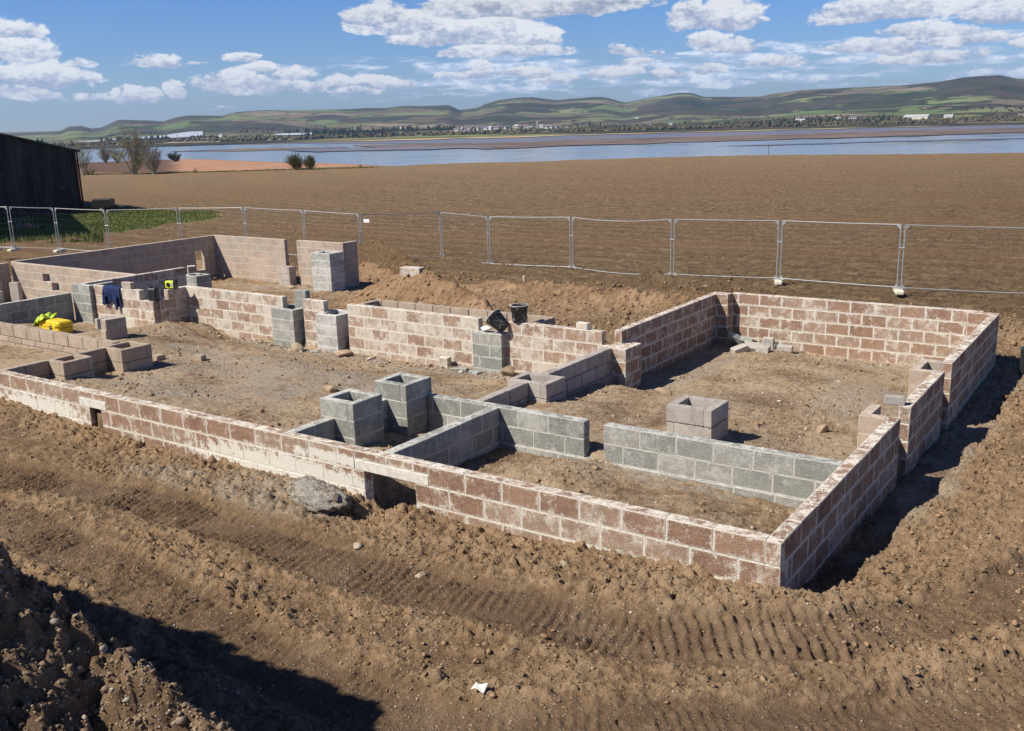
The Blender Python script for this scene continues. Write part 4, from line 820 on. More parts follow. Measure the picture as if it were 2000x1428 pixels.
# jerry can and radio on the wall
r = empty('water_container', (-16.62, 6.02, -.225), .2, 'black plastic water container standing on the low step of the wall', 'container')
MB().box(-.12, .12, -.075, .075, 0, .30, .03).build('body', blk, r); MB().tube((-.06, 0, .30), (-.06, 0, .335), .024, n=12).build('cap', blk, r); MB().path([(-.02, 0, .30), (-.01, 0, .35), (.09, 0, .35), (.10, 0, .30)], .012, 8).build('handle', blk, r)
hv = plain('lime_plastic', (.62, .72, .04), .5, .4, vs=9); yel = plain('yellow_plastic', (.72, .50, .02), .5, .4, vs=9); 
r = empty('site_radio', (-16.5, 6.42, .0), .3, 'lime and black site radio on top of the dark wall behind the container', 'radio')
MB().box(-.13, .13, -.07, .07, .02, .19, .02).build('case', hv, r); MB().box(-.145, -.11, -.08, .08, 0, .21, .012).build('bumper', blk, r); MB().box(.11, .145, -.08, .08, 0, .21, .012).build('bumper', blk, r)
MB().tube((-.02, -.071, .105), (-.02, -.078, .105), .05, n=18).build('speaker', blk, r); MB().path([(-.12, 0, .20), (-.08, 0, .25), (.08, 0, .25), (.12, 0, .20)], .011, 8).build('handle', blk, r); MB().box(.05, .10, -.076, -.068, .07, .14).build('dial_panel', plain('pale_panel', (.5, .5, .45), .5), r)
# yellow tool case with a hi-vis jacket thrown over it
cx, cy = -17.25, 3.98; cz = H(cx, cy)
r = empty('tool_case', (cx, cy, cz - .01), -.05, 'yellow plastic tool case lying on the floor behind the pale wall', 'tool case')
MB().box(-.42, .42, -.16, .16, 0, .27, .03).build('body', yel, r); MB().box(-.43, .43, -.17, .17, .125, .145, .006).build('seam', plain('dark_yellow_plastic', (.42, .28, .02), .5), r); MB().box(.02, .14, -.167, -.15, .06, .17, .004).build('latch', blk, r); MB().path([(.25, -.17, .2), (.25, -.2, .2), (.38, -.2, .2), (.38, -.17, .2)], .012, 8).build('handle', hv, r)
hvm, t = mat('hi_vis_cloth'); oo = t.obj(); X, Y, Z = t.sep(oo); t.bsdf(t.mix(t.ss(t.m('SINE', t.m('MULTIPLY', t.m('ADD', X, Y), 20.)), .86, .9), t.mix(t.ss(t.noise(oo, 7, 4), .3, .7), (.42, .58, .03), (.58, .70, .07)), (.13, .14, .12)), .75, t.bump(t.noise(oo, 12., 4), .5, .03), spec=.2)
def hf(u, v):
    x = -.66 + u * .52; y = -.26 + v * .46; top = .30 * sstep(0, .45, u) * (1 - .25 * sstep(.2, 0, v)); return (x, y, top + .03 + .035 * math.sin(u * 9 + v * 5) + .02 * math.sin(u * 21 - v * 13) + .03 * math.sin(v * 9))
o = cloth('hi_vis_jacket', hf, 34, 26, hvm, .014); o.location = (cx - .03, cy, cz); o.scale = (.82, .8, .9); tag(o, 'crumpled lime hi-vis jacket thrown over the left end of the yellow tool case', 'jacket')
# dark duct box outside the far end of the right wall
r = empty('duct_box', (.55, 10.9, H(.55, 10.9) - .02), .12, 'black plastic duct box standing outside the far end of the right-hand wall', 'duct box')
MB().box(-.11, .11, -.09, .09, 0, .47, .012).build('body', blk, r); MB().box(-.115, .115, -.10, .10, .40, .475, .012).build('collar', blk, r); MB().box(-.03, .03, -.101, -.088, .15, .25).build('flap', blk, r)
# paper scrap, stakes, pipe
o = cloth('paper_scrap', lambda u, v: (-.05 + .10 * u + .02 * v, -.035 + .07 * v, .02 + .018 * math.sin(u * 5) * math.cos(v * 4) + .015 * v), 8, 6, plain('white_paper', (.78, .76, .68), .8, vs=40), .002)
p = at(935, 1357, -.63); o.location = (p[0], p[1], H(p[0], p[1])); o.rotation_euler = (.1, .1, .4); tag(o, 'scrap of white paper on the mud at the bottom of the picture', 'paper')
wood = plain('raw_timber', (.55, .43, .28), .85, .2, var=.2, vs=25)
p = at(1023, 540, -1.35); r = empty('timber_peg', (p[0], p[1], H(p[0], p[1])), .2, 'pale timber peg in the earth just in front of the mesh fence', 'peg')
MB().box(-.03, .03, -.02, .02, -.1, .17, .004).build('shaft', wood, r); MB().box(-.033, .033, -.023, .023, .17, .20, .003).build('painted_tip', plain('white_paint', (.75, .74, .7), .6), r)
r = empty('stand_pipe', (-21.0, 10.35, -1.45), 0, 'thin bent white pipe rising beside the dark hollow pier', 'pipe')
MB().path([(0, 0, 0), (0, 0, 1.19)], .02, 8).build('riser', plain('white_pipe', (.7, .68, .62), .5), r); MB().path([(0, 0, 1.19), (.2, .1, 1.2)], .02, 8).build('elbow', bpy.data.materials['white_pipe'], r)

# ------------------------------------------------------------------ mesh fence panels
FT = [((-9, 404), (-7, 489), 1), ((26, 405), (28, 490), 1), ((108, 408), (117, 492), 1), ((205, 412), (206, 483), 0), ((347, 408), (350, 465), 0), ((476, 407), (476, 458), 0), ((592, 413), (593, 468), 0), ((702, 420), (703, 483), 0), ((863, 416), (864, 507), 1), ((955, 425), (956, 523), 1), ((1120, 426), (1117, 530), 1), ((1314, 430), (1308, 517), 0), ((1525, 433), (1520, 537), 0), ((1765, 441), (1755, 572), 1), ((2030, 448), (2020, 585), 1)]
def top_ray_point(u, v, hgt_over):                    # ground point whose post top (2 m) is seen at that pixel
    best = None
    for z in np.linspace(-2.6, -.6, 81):
        q = at(u, v, z + hgt_over); e = abs(H(q[0], q[1]) - z)
        if best is None or e < best[0]: best = (e, q[0], q[1], z)
    return best[1:]
def fence_posts():
    P = []
    for (tp, bt, vis) in FT:
        z = -1.62 if not vis else None
        if vis:                                       # base visible: stands where its foot is seen, on ground that makes it 1.95 m tall
            best = None
            for zz in np.linspace(-2.0, -1.0, 81):
                q = at(*bt, zz); # height needed
                d = ray(*tp); tt = ((q[0] - CC[0]) * d[0] + (q[1] - CC[1]) * d[1]) / (d[0] ** 2 + d[1] ** 2); h = CC[2] + d[2] * tt - zz
                if best is None or abs(h - 1.93) < best[0]: best = (abs(h - 1.93), q[0], q[1], zz)
            P.append(best[1:])
        else: q = at(*tp, z + 1.93); P.append((q[0], q[1], z))
    return P
FP = fence_posts(); print('FP', [tuple(round(float(q), 2) for q in p) for p in FP])
fsteel = plain('fence_steel', (.47, .475, .48), .42, .5, .55, var=.1, vs=15); ffoot = plain('fence_foot_concrete', (.62, .58, .46), .9, .2, vs=12)
def fence_panel(p, q, label, sag=0.):
    p = Vector(p); q = Vector(q); d = q - p; L = math.hypot(d.x, d.y); rz = math.atan2(d.y, d.x); dz = d.z; Hh = 1.9
    r = empty('mesh_fence', p, rz, label, 'fence', 'temporary mesh fence panels across the field edge')
    f = MB(); a, b = .06, L - .06; rr = .018; zz = lambda x, h: h + dz * x / L + .06
    f.tube((a, 0, zz(a, 0) - .04), (a, 0, zz(a, Hh)), rr); f.tube((b, 0, zz(b, 0) - .04), (b, 0, zz(b, Hh)), rr)
    N = 8; tp = [(a + (b - a) * i / N, 0, zz(a + (b - a) * i / N, Hh) - sag * 4 * (i / N) * (1 - i / N)) for i in range(N + 1)]; f.path(tp, rr * .85); f.path([(x, y, z - Hh + .10) for x, y, z in tp], rr * .85)
    for x, s in ((a, 1), (b, -1)):
        for zc, s2 in ((Hh, -1), (.06, 1)): f.add([(x, -.006, zz(x, zc)), (x + s * .15, -.006, zz(x, zc)), (x, -.006, zz(x, zc) + s2 * .16), (x, .006, zz(x, zc)), (x + s * .15, .006, zz(x, zc)), (x, .006, zz(x, zc) + s2 * .16)], [(0, 1, 2), (5, 4, 3), (0, 3, 4, 1), (1, 4, 5, 2), (2, 5, 3, 0)])
    f.build('frame', fsteel, r)
    w = MB(); nv_ = int(L / .18)
    for i in range(1, nv_): x = a + (b - a) * i / nv_; w.tube((x, 0, zz(x, .07)), (x, 0, zz(x, Hh - .02) - sag * 4 * (i / nv_) * (1 - i / nv_)), .0006, n=3, cap=False)
    for h in (.3, .6, .9, 1.15, 1.4, 1.65): w.tube((a, 0, zz(a, h)), (b, 0, zz(b, h)), .0014, n=3, cap=False)
    w.build('wire_mesh', wire, r); return r
where = ['at the left edge of the picture', 'in front of the dark barn, second from the left', 'in front of the grass, third from the left', 'right of the barn shadow, its base behind the rear wall', 'behind the long rear room wall', 'behind the tall buff wall at the back', 'left of the small white tag', 'with a small white tag at its top left corner', 'short panel behind the block on the spoil heap', 'standing on open ground behind the tilted bucket', 'with a sagging top rail left of the right room', 'whose foot is hidden, above the right room corner', 'right of the post above the red back wall', 'at the right edge of the picture']
JN = ['at the left picture edge', 'left of the harrow', 'before the dark barn', 'by the barn corner trailer', 'at the grass tip', 'above the rear wall corner', 'above the gap between tall walls', 'bearing the white tag', 'behind the spoil heap block', 'right of the spoil heap block', 'above the upright bucket', 'left of the red back wall', 'above the red back wall', 'behind the red back wall end', 'at the right picture edge']
for i in range(len(FP) - 1):
    fence_panel(FP[i], FP[i + 1], 'galvanised mesh fence panel ' + where[i], .10 if i == 10 else (.05 if i in (7,) else .012))
proto = None
for i, (x, y, z) in enumerate(FP):
    if proto is None:
        proto = empty('ballast_block', (x, y, z), 0, None, 'ballast block', 'ballast blocks under the mesh fence'); MB().box(-.12, .12, -.33, .33, -.02, .11, .03).build('block', ffoot, proto); MB().tube((0, 0, .11), (0, 0, .2), .03, n=10).build('socket', fsteel, proto); o = proto
        cp = empty('steel_clip', (x, y, z + 1.22), 0, None, 'clip', 'steel clips joining the fence panels'); MB().box(-.09, .09, -.035, .035, -.02, .02, .008).build('band', wire, cp); MB().tube((0, -.05, 0), (0, .05, 0), .012, n=6).build('bolt', wire, cp); c = cp
    else:
        o = proto.copy(); COL.objects.link(o)
        for ch in proto.children: k = ch.copy(); COL.objects.link(k); k.parent = o
        c = cp.copy(); COL.objects.link(c)
        for ch in cp.children: k = ch.copy(); COL.objects.link(k); k.parent = c
    o.location = (x, y, z + .0); o.rotation_euler = (0, 0, .35)
    rz = math.atan2(FP[min(i + 1, len(FP) - 1)][1] - FP[max(i - 1, 0)][1], FP[min(i + 1, len(FP) - 1)][0] - FP[max(i - 1, 0)][0]); c.location = (x, y, z + 1.3); c.rotation_euler = (0, 0, rz)
    o['label'] = 'pale ballast block under the fence joint ' + JN[i]; c['label'] = 'steel clip on the fence joint ' + JN[i]
p7 = Vector(FP[7]); r = empty('fence_tag', (p7.x + .22, p7.y - .03, p7.z + 1.66), .1, 'small white tag hanging on the mesh fence', 'tag')
MB().box(0, .26, -.004, .004, 0, .13, .002).build('plate', plain('white_tag', (.8, .79, .76), .5), r); MB().box(.11, .15, -.006, .006, .125, .15, .001).build('tie', blk, r)

# ------------------------------------------------------------------ barn, grass, farm bits at the left
bm_, t = mat('weathered_barn_sheet'); oo = t.obj(); X, Y, Z = t.sep(oo)
st = t.noise(t.comb(t.m('MULTIPLY', X, 1.2), t.m('MULTIPLY', Y, 1.2), t.m('MULTIPLY', Z, .12)), 1.3, 6, .7); n = t.noise(oo, 1.1, 6, .7)
c = t.mix(t.ss(st, .35, .65), (.045, .043, .042), (.115, .10, .085)); c = t.mix(t.ss(n, .55, .7, 0, .7), c, (.16, .13, .105)); t.bsdf(c, .9, t.bump(t.m('SINE', t.m('MULTIPLY', Y, 40.)), .3, .02), spec=.15)
roofm = plain('barn_roof_sheet', (.11, .10, .095), .8, .3, vs=1.5); redp = plain('rust_red_trim', (.13, .025, .02), .7, .3, vs=3)
def barn():
    E = Vector((-68.4, 37.1)); dv = Vector((-3.3, -10.)).normalized(); bk = Vector((-.95, .313)).normalized()
    Wd = 20.; gz = -2.6; eave = 2.35; apex = 5.0; ap = 10.
    r = empty('barn', (E.x, E.y, -2.1), 0, 'dark weathered barn gable in shade at the left edge of the picture', 'barn'); O = Vector((E.x, E.y, -2.1))
    P = lambda s, b, z: Vector((E.x + dv.x * s + bk.x * b, E.y + dv.y * s + bk.y * b, z)) - O
    L = 26.
    prof = [(0, gz), (Wd, gz), (Wd, eave), (ap, apex), (0, eave)]
    V = [P(s, 0, z) for s, z in prof] + [P(s, L, z) for s, z in prof]
    mesh_obj('walls', V, [(0, 1, 2, 3, 4), (9, 8, 7, 6, 5), (0, 4, 9, 5), (1, 6, 7, 2)], bm_, r)
    for (s0, z0, s1, z1) in ((-.25, eave - .07, ap, apex), (ap, apex, Wd + .25, eave - .07)):
        V = [P(s, b, z + o_) for o_ in (.03, .16) for (s, z) in ((s0, z0), (s1, z1)) for b in (-.3, L + .3)]
        mesh_obj('roof_sheet', V, [(0, 1, 3, 2), (4, 6, 7, 5), (0, 2, 6, 4), (1, 5, 7, 3), (0, 4, 5, 1), (2, 3, 7, 6)], roofm, r)
    V = [P(s, b, z) for z in (gz, eave) for b in (-.10, .02) for s in (-.04, .12)]
    mesh_obj('corner_trim', V, [(0, 2, 3, 1), (4, 5, 7, 6), (0, 1, 5, 4), (2, 6, 7, 3), (0, 4, 6, 2), (1, 3, 7, 5)], redp, r)
    d = MB().path([tuple(P(-.12, -.15, eave)), tuple(P(-.12, -.15, gz + .2))], .07, 8); d.build('downpipe', redp, r)
    MB().path([tuple(P(-.3, -.2, eave + .02)), tuple(P(-.3, L, eave + .02))], .1, 8).build('gutter', roofm, r)
    return r
barn()
def add_shade_shed():  # invented shed outside the frame, added only to cast shade on the grass
    r = empty('added_shade_shed', (-53.5, 19.6, -2.2), math.atan2(.469, -.883), 'tall dark unseen shed added past the left picture edge to shade the grass bank', 'shed')
    V = [(0, 0, -1), (30, 0, -1), (30, 11, -1), (0, 11, -1), (0, 0, 7.2), (30, 0, 7.2), (30, 11, 7.2), (0, 11, 7.2), (0, 5.5, 9), (30, 5.5, 9)]
    mesh_obj('walls', V, [(0, 1, 5, 4), (2, 3, 7, 6), (1, 2, 6, 9, 5), (3, 0, 4, 8, 7)], bm_, r)
    mesh_obj('roof', [(-.4, -.4, 7.1), (30.4, -.4, 7.1), (30.4, 5.5, 9.1), (-.4, 5.5, 9.1), (-.4, 11.4, 7.1), (30.4, 11.4, 7.1), (-.4, -.4, 7.3), (30.4, -.4, 7.3), (30.4, 5.5, 9.3), (-.4, 5.5, 9.3), (-.4, 11.4, 7.3), (30.4, 11.4, 7.3)], [(6, 7, 8, 9), (9, 8, 11, 10), (0, 3, 2, 1), (3, 4, 5, 2), (0, 1, 7, 6), (5, 4, 10, 11), (1, 2, 8, 7), (2, 5, 11, 8), (3, 0, 6, 9), (4, 3, 9, 10)], roofm, r)
add_shade_shed()
gx, gy = -66.2, 37.6
r = empty('scrap_trailer', (gx, gy, H(gx, gy)), .6, 'dark scrap trailer standing against the corner of the barn', 'trailer')
MB().box(-.7, .7, -.5, .5, .35, 1.0, .04).build('body', blk, r); MB().box(-.75, .75, -.03, .03, .95, 1.05, .01).build('rail', roofm, r); MB().box(.7, 1.5, -.05, .05, .4, .5, .01).build('drawbar', roofm, r)
for s in (-1, 1): w = MB().tube((0, s * .5, .25), (0, s * .62, .25), .27, n=18).build('wheel', blk, r); MB().tube((0, s * .62, .25), (0, s * .64, .25), .12, n=12).build('rim', fsteel, w)
# rusty harrow among the weeds
p = at(45, 436, -1.7); r = empty('harrow', (p[0], p[1], H(p[0], p[1])), .5, 'old harrow with upright tines and an orange panel in the weeds beside the barn', 'farm implement'); r.scale = (.55, .55, .6)
MB().box(-1.3, 1.3, -.06, .06, .25, .37, .01).box(-1.3, 1.3, .7, .82, .25, .37, .01).box(-.06, .06, -.06, .82, .25, .37, .01).build('beam', fsteel, r); MB().path([(-1.2, 0, .9), (.3, 0, 1.35), (.9, 0, 1.5), (.6, 0, 1.2)], .03, 6).build('lever', fsteel, r)
for i in range(8): MB().tube((-1.2 + i * .34, 0, .3), (-1.15 + i * .34, 0, 1.15), .022, n=6).build('tine', wire, r)
V = lump(IV2, 8, .2, 1.) * np.array([.55, .25, .28]); o = fast_mesh('orange_panel', V, IF2, plain('faded_orange', (.62, .26, .12), .8, vs=3), r, smooth=True); o.location = (.4, .3, .5)
# grass blades
gm_, t = mat('grass_blades'); tn = t.attr('tone'); c = t.mix(tn, (.085, .11, .03), (.19, .21, .065)); c = t.mix(t.ss(tn, .85, .95), c, (.27, .25, .12)); t.bsdf(c, .8, spec=.2)
def grass(name, n, sampler, h0, h1, label, w=.018):
    P = sampler(n); n = len(P); z = hgt(P[:, 0], P[:, 1]); h = RS.uniform(h0, h1, n); a = RS.rand(n) * 6.28; ln = RS.uniform(.1, .6, n) * h; b = RS.rand(n) * 6.28; W_ = w * RS.uniform(.6, 1.6, n)
    V = np.zeros((n, 3, 3)); V[:, 0] = np.stack([P[:, 0] - W_ * np.cos(a), P[:, 1] - W_ * np.sin(a), z - .02], -1); V[:, 1] = np.stack([P[:, 0] + W_ * np.cos(a), P[:, 1] + W_ * np.sin(a), z - .02], -1); V[:, 2] = np.stack([P[:, 0] + ln * np.cos(b), P[:, 1] + ln * np.sin(b), z + h], -1)
    F = np.arange(n * 3).reshape(-1, 3); return tag(fast_mesh(name, V.reshape(-1, 3), F, gm_, attrs={'tone': np.repeat(np.clip(RS.rand(n) * .7 + .3 * vnoise(P[:, 0], P[:, 1], 5), 0, 1), 3)}), label, 'grass', kind='stuff')
def sg(n):
    x = RS.uniform(-95, -36, n * 3); y = RS.uniform(14, 46, n * 3)
    g = in_grass(x, y); return np.stack([x[g], y[g]], -1)[:n]
grass('grass', 90000, sg, .03, .12, 'green grass growing on the bank between the barn and the ploughed field', .03)
def sg2(n):
    p = np.array([at(u, v, -1.65)[:2] for u, v in zip(RS.uniform(-60, 200, n), RS.uniform(425, 462, n))]); k = fbm(p[:, 0] * .4, p[:, 1] * .4, 3, 66) > -.1; return p[k]
grass('weeds', 9000, sg2, .06, .30, 'taller weeds behind the fence at the left edge', .025)

# ------------------------------------------------------------------ trees and bushes
bark, t = mat('twig_bark'); oo = t.obj(); n = t.noise(oo, 2., 4); t.bsdf(t.mix(t.ss(n, .35, .65), (.27, .25, .17), (.42, .38, .27)), .9, spec=.1)
darkbark = plain('dark_twig', (.09, .085, .06), .9, .1, vs=2); olive, t = mat('olive_twig'); oo = t.obj(); t.bsdf(t.mix(t.ss(t.noise(oo, 1.5, 4), .35, .65), (.13, .13, .06), (.24, .22, .11)), .9, spec=.1)
def tree(label, x, y, h, wid, stems, m, seed, twigs=3, thick=1., name='bare_tree', base=None, group=None):
    rnd = random.Random(seed); T_ = MB(); C_ = MB(); z = H(x, y) if base is None else base
    def grow(p, d, L, r, lvl):
        n = 3; q = p.copy()
        for i in range(n):
            d2 = (d + Vector((rnd.uniform(-.18, .18), rnd.uniform(-.18, .18), rnd.uniform(-.05, .14)))).normalized(); e = q + d2 * (L / n); rr = r * (1 - .55 * (i / n)); r2 = r * (1 - .55 * ((i + 1) / n))
            (T_ if lvl == 0 else C_).tube(q, e, rr, r2, n=6 if lvl == 0 else 3, cap=False)
            if lvl < twigs:
                for _ in range(2 if lvl < 2 else 3):
                    dd = (d2 + Vector((rnd.gauss(0, .55), rnd.gauss(0, .55), rnd.gauss(.1, .35)))).normalized(); grow(e if rnd.random() < .5 else q.lerp(e, rnd.random()), dd, L * rnd.uniform(.45, .68), max(r2 * .55, .010 * thick), lvl + 1)
            q = e; d = d2
    for s in range(stems):
        a = rnd.uniform(0, 6.28); sp = rnd.uniform(.1, .75) * wid / h; d = Vector((math.cos(a) * sp, math.sin(a) * sp, 1)).normalized(); grow(Vector((math.cos(a) * .15, math.sin(a) * .15, -.2)), d, h * rnd.uniform(.55, .72), h * .018 * thick + .02, 0)
    r = empty(name, (x, y, z), 0, label, 'tree' if h > 3 else 'bush', group); T_.build('trunk', m, r); C_.build('crown', m, r); return r
def tpos(u, v, z):
    q = at(u, v, z); return q[0], q[1]
x, y = tpos(262, 338, -3.7); tree('tall many-stemmed bare tree at the field edge right of the barn', x, y, 7.4, 5.2, 9, bark, 3, 3, 1.5)
x, y = tpos(302, 338, -3.75); tree('smaller darker bare tree standing right against the tall one', x, y, 5.2, 3.6, 7, bark, 4, 3, 1.4)
x, y = tpos(162, 338, -3.7); tree('pale bare tree just right of the barn corner', x, y, 6.0, 2.6, 4, bark, 5, 3, 1.2)
x, y = tpos(176, 338, -3.7); tree('low scrubby bush beside the barn corner', x, y, 1.5, 2.2, 9, olive, 6, 2, 1.3, 'bush')
x, y = tpos(579, 333, -3.7); tree('olive rounded bush in front of the river', x, y, 2.6, 2.6, 16, olive, 7, 3, 1.5, 'bush')
x, y = tpos(606, 333, -3.7); tree('slightly smaller olive bush on the right of its neighbour', x, y, 2.4, 1.9, 14, olive, 8, 3, 1.5, 'bush')
x, y = tpos(205, 311, -8.3); tree('distant bare tree seen left of the tall tree against the water', x, y, 8.0, 9, 9, bark, 9, 3, 2.6)
x, y = tpos(342, 309, -8.3); tree('dark spreading bush at the water edge right of the tall tree', x, y, 4.5, 11, 12, darkbark, 10, 3, 2.6, 'bush')
x, y = tpos(228, 312, -8.3); tree('faint bare tree behind the tall tree by the water', x, y, 7.0, 8, 7, bark, 12, 3, 2.4)
x, y = tpos(383, 336, -3.7); tree('tiny dry shrub alone on the field edge', x, y, .9, .8, 6, olive, 11, 2, 1.2, 'bush')
x, y = tpos(250, 336, -3.7); tree('low green scrub at the foot of the tall tree', x, y, .9, 2.4, 8, olive, 14, 2, 1.4, 'bush')
x, y = tpos(702, 327, -3.7); tree('low dry scrub on the field edge in front of the red field', x, y, .8, 2.0, 8, olive, 15, 2, 1.4, 'bush')
# ragged margin along the hedge line
def sm(n):
    u = RS.uniform(150, 730, n); p = np.array([at(a, b, -3.75)[:2] for a, b in zip(u, np.interp(u, [160, 400, 700, 730], [338, 335.5, 329, 327.5]))]); return p + RS.randn(n, 2) * .8
grass('field_margin', 3500, sm, .08, .3, 'rough dry margin along the far edge of the ploughed field', .12)

# ------------------------------------------------------------------ water, mud flats, reeds
ZW = -14.
def hz(u): d = CR[2][2]; return 714 + CF * (-(CR.T @ np.array([0, 0, 1.]))[2]) * 0 if False else 244.0 + (1000 - u) * .02642
wm, t = mat('river_water'); oo = t.obj(); X, Y, Z = t.sep(oo); n = t.noise(t.vm('MULTIPLY', oo, (.02, .02, .02)), 1., 6, .6); n2 = t.noise(oo, .9, 4, .6)
t.bsdf(t.mix(t.ss(n, .4, .62), (.15, .18, .22), (.20, .225, .26)), t.ss(n, .35, .65, .08, .2), t.bump(n2, .12, .15), spec=.6)
wet, t = mat('wet_mud'); oo = t.obj(); n = t.noise(t.vm('MULTIPLY', oo, (.012, .012, .012)), 1., 6, .6); t.bsdf(t.mix(t.ss(n, .4, .6), (.12, .10, .095), (.19, .165, .155)), t.ss(n, .35, .65, .22, .5), spec=.5)
dry, t = mat('brown_mudbank'); oo = t.obj(); n = t.noise(t.vm('MULTIPLY', oo, (.015, .015, .015)), 1., 6, .65); t.bsdf(t.mix(t.ss(n, .38, .62), (.105, .075, .06), (.20, .145, .11)), .75, spec=.3)
reed, t = mat('dry_reeds'); oo = t.obj(); n = t.noise(t.vm('MULTIPLY', oo, (.01, .01, .01)), 1., 8, .7); t.bsdf(t.mix(t.ss(n, .35, .65), (.33, .235, .13), (.56, .44, .28)), .9, spec=.1)
tag(mesh_obj('water', [(-10300, -1100, ZW), (4300, -1100, ZW), (4300, 10300, ZW), (-10300, 10300, ZW)], [(0, 1, 2, 3)], wm), kind='structure')
def band(name, m, xs, top, bot, z, kind='structure'):
    """top/bot = pixels below the horizon on that bearing"""
    V = []; F = []; n = len(xs)
    XS = np.linspace(xs[0], xs[-1], 90); t_ = np.interp(XS, xs, top); b_ = np.interp(XS, xs, bot); jit = fbm(XS / 60., XS * 0, 4, 7) * 1.6
    for u, a, b, j in zip(XS, t_, b_, jit):
        for k in (b + (j if 0 < b else 0), a): V.append(at(u, hz(u) + max(k, 2.), z))
    for i in range(len(XS) - 1): F.append((2 * i, 2 * i + 2, 2 * i + 3, 2 * i + 1))
    return tag(mesh_obj(name, V, F, m), kind=kind)
band('mudflat', wet, [-900, 150, 620, 950, 1280, 1960, 3000], [12] * 7, [21, 21, 26, 35, 33, 32.5, 32], ZW + .25)
band('sandbank', dry, [690, 760, 850, 950, 1280, 1960, 3000], [31, 32, 33, 34.5, 32.5, 31.5, 31], [32, 38.5, 41, 45, 43, 41.5, 40], ZW + .45)
band('mud_bar', wet, [560, 620, 700, 800, 900, 960], [37, 36, 36.5, 37.5, 40, 44], [38, 42.5, 42, 42.5, 43, 45], ZW + .55)
band('mud_shoal', dry, [330, 420, 560, 680], [34.5, 33, 33, 35], [35, 36.5, 37, 36], ZW + .3)
band('mud_streak', wet, [1400, 1500, 1700, 1900, 2100, 3000], [52, 51, 50.5, 51, 52, 51], [52.3, 53.2, 53, 53, 53.5, 54], ZW + .3)
band('reed_bed', reed, [-900, 130, 400, 620, 950, 1280, 1960, 3000], [11] * 8, [17.5, 19, 21.5, 23, 24.5, 23.5, 25, 24], ZW + .9)
q = at(1501, 304, ZW)
r = empty('channel_marker', (q[0], q[1], ZW), 0, 'thin dark marker pole standing in the river', 'marker pole'); mk_ = plain('dark_post', (.07, .065, .07), .8)
MB().tube((0, 0, -2), (0, 0, 4.7), .16, .12, n=8).build('pole', mk_, r); MB().box(-.35, .35, -.05, .05, 3.9, 4.4, .02).build('board', mk_, r)

# ------------------------------------------------------------------ far shore land and hills
RIDGE = [(-900, 235), (-500, 225), (-150, 250), (0, 261), (60, 259.5), (110, 258), (125, 257), (140, 250), (165, 248.5), (185, 253), (205, 251), (225, 243), (240, 237.5), (300, 238.5), (325, 240), (350, 233), (375, 229), (440, 229.5), (470, 222.5), (520, 219), (600, 218.5), (690, 216), (722, 214), (757, 214), (796, 209.5), (824, 210), (859, 209), (880, 208), (901, 217), (936, 213), (950, 206), (974, 199), (1020, 194), (1041, 193.5), (1090, 199), (1118, 196), (1160, 193), (1181, 193.5), (1219, 203), (1230, 202), (1270, 194), (1300, 190), (1320, 186), (1348, 186), (1372, 193), (1440, 193.5), (1480, 193), (1504, 188), (1560, 181.5), (1640, 178.5), (1760, 174), (1824, 169), (1870, 162), (1900, 160), (1940, 159), (1975, 165), (2000, 166), (2200, 172), (2500, 180), (3000, 175)]
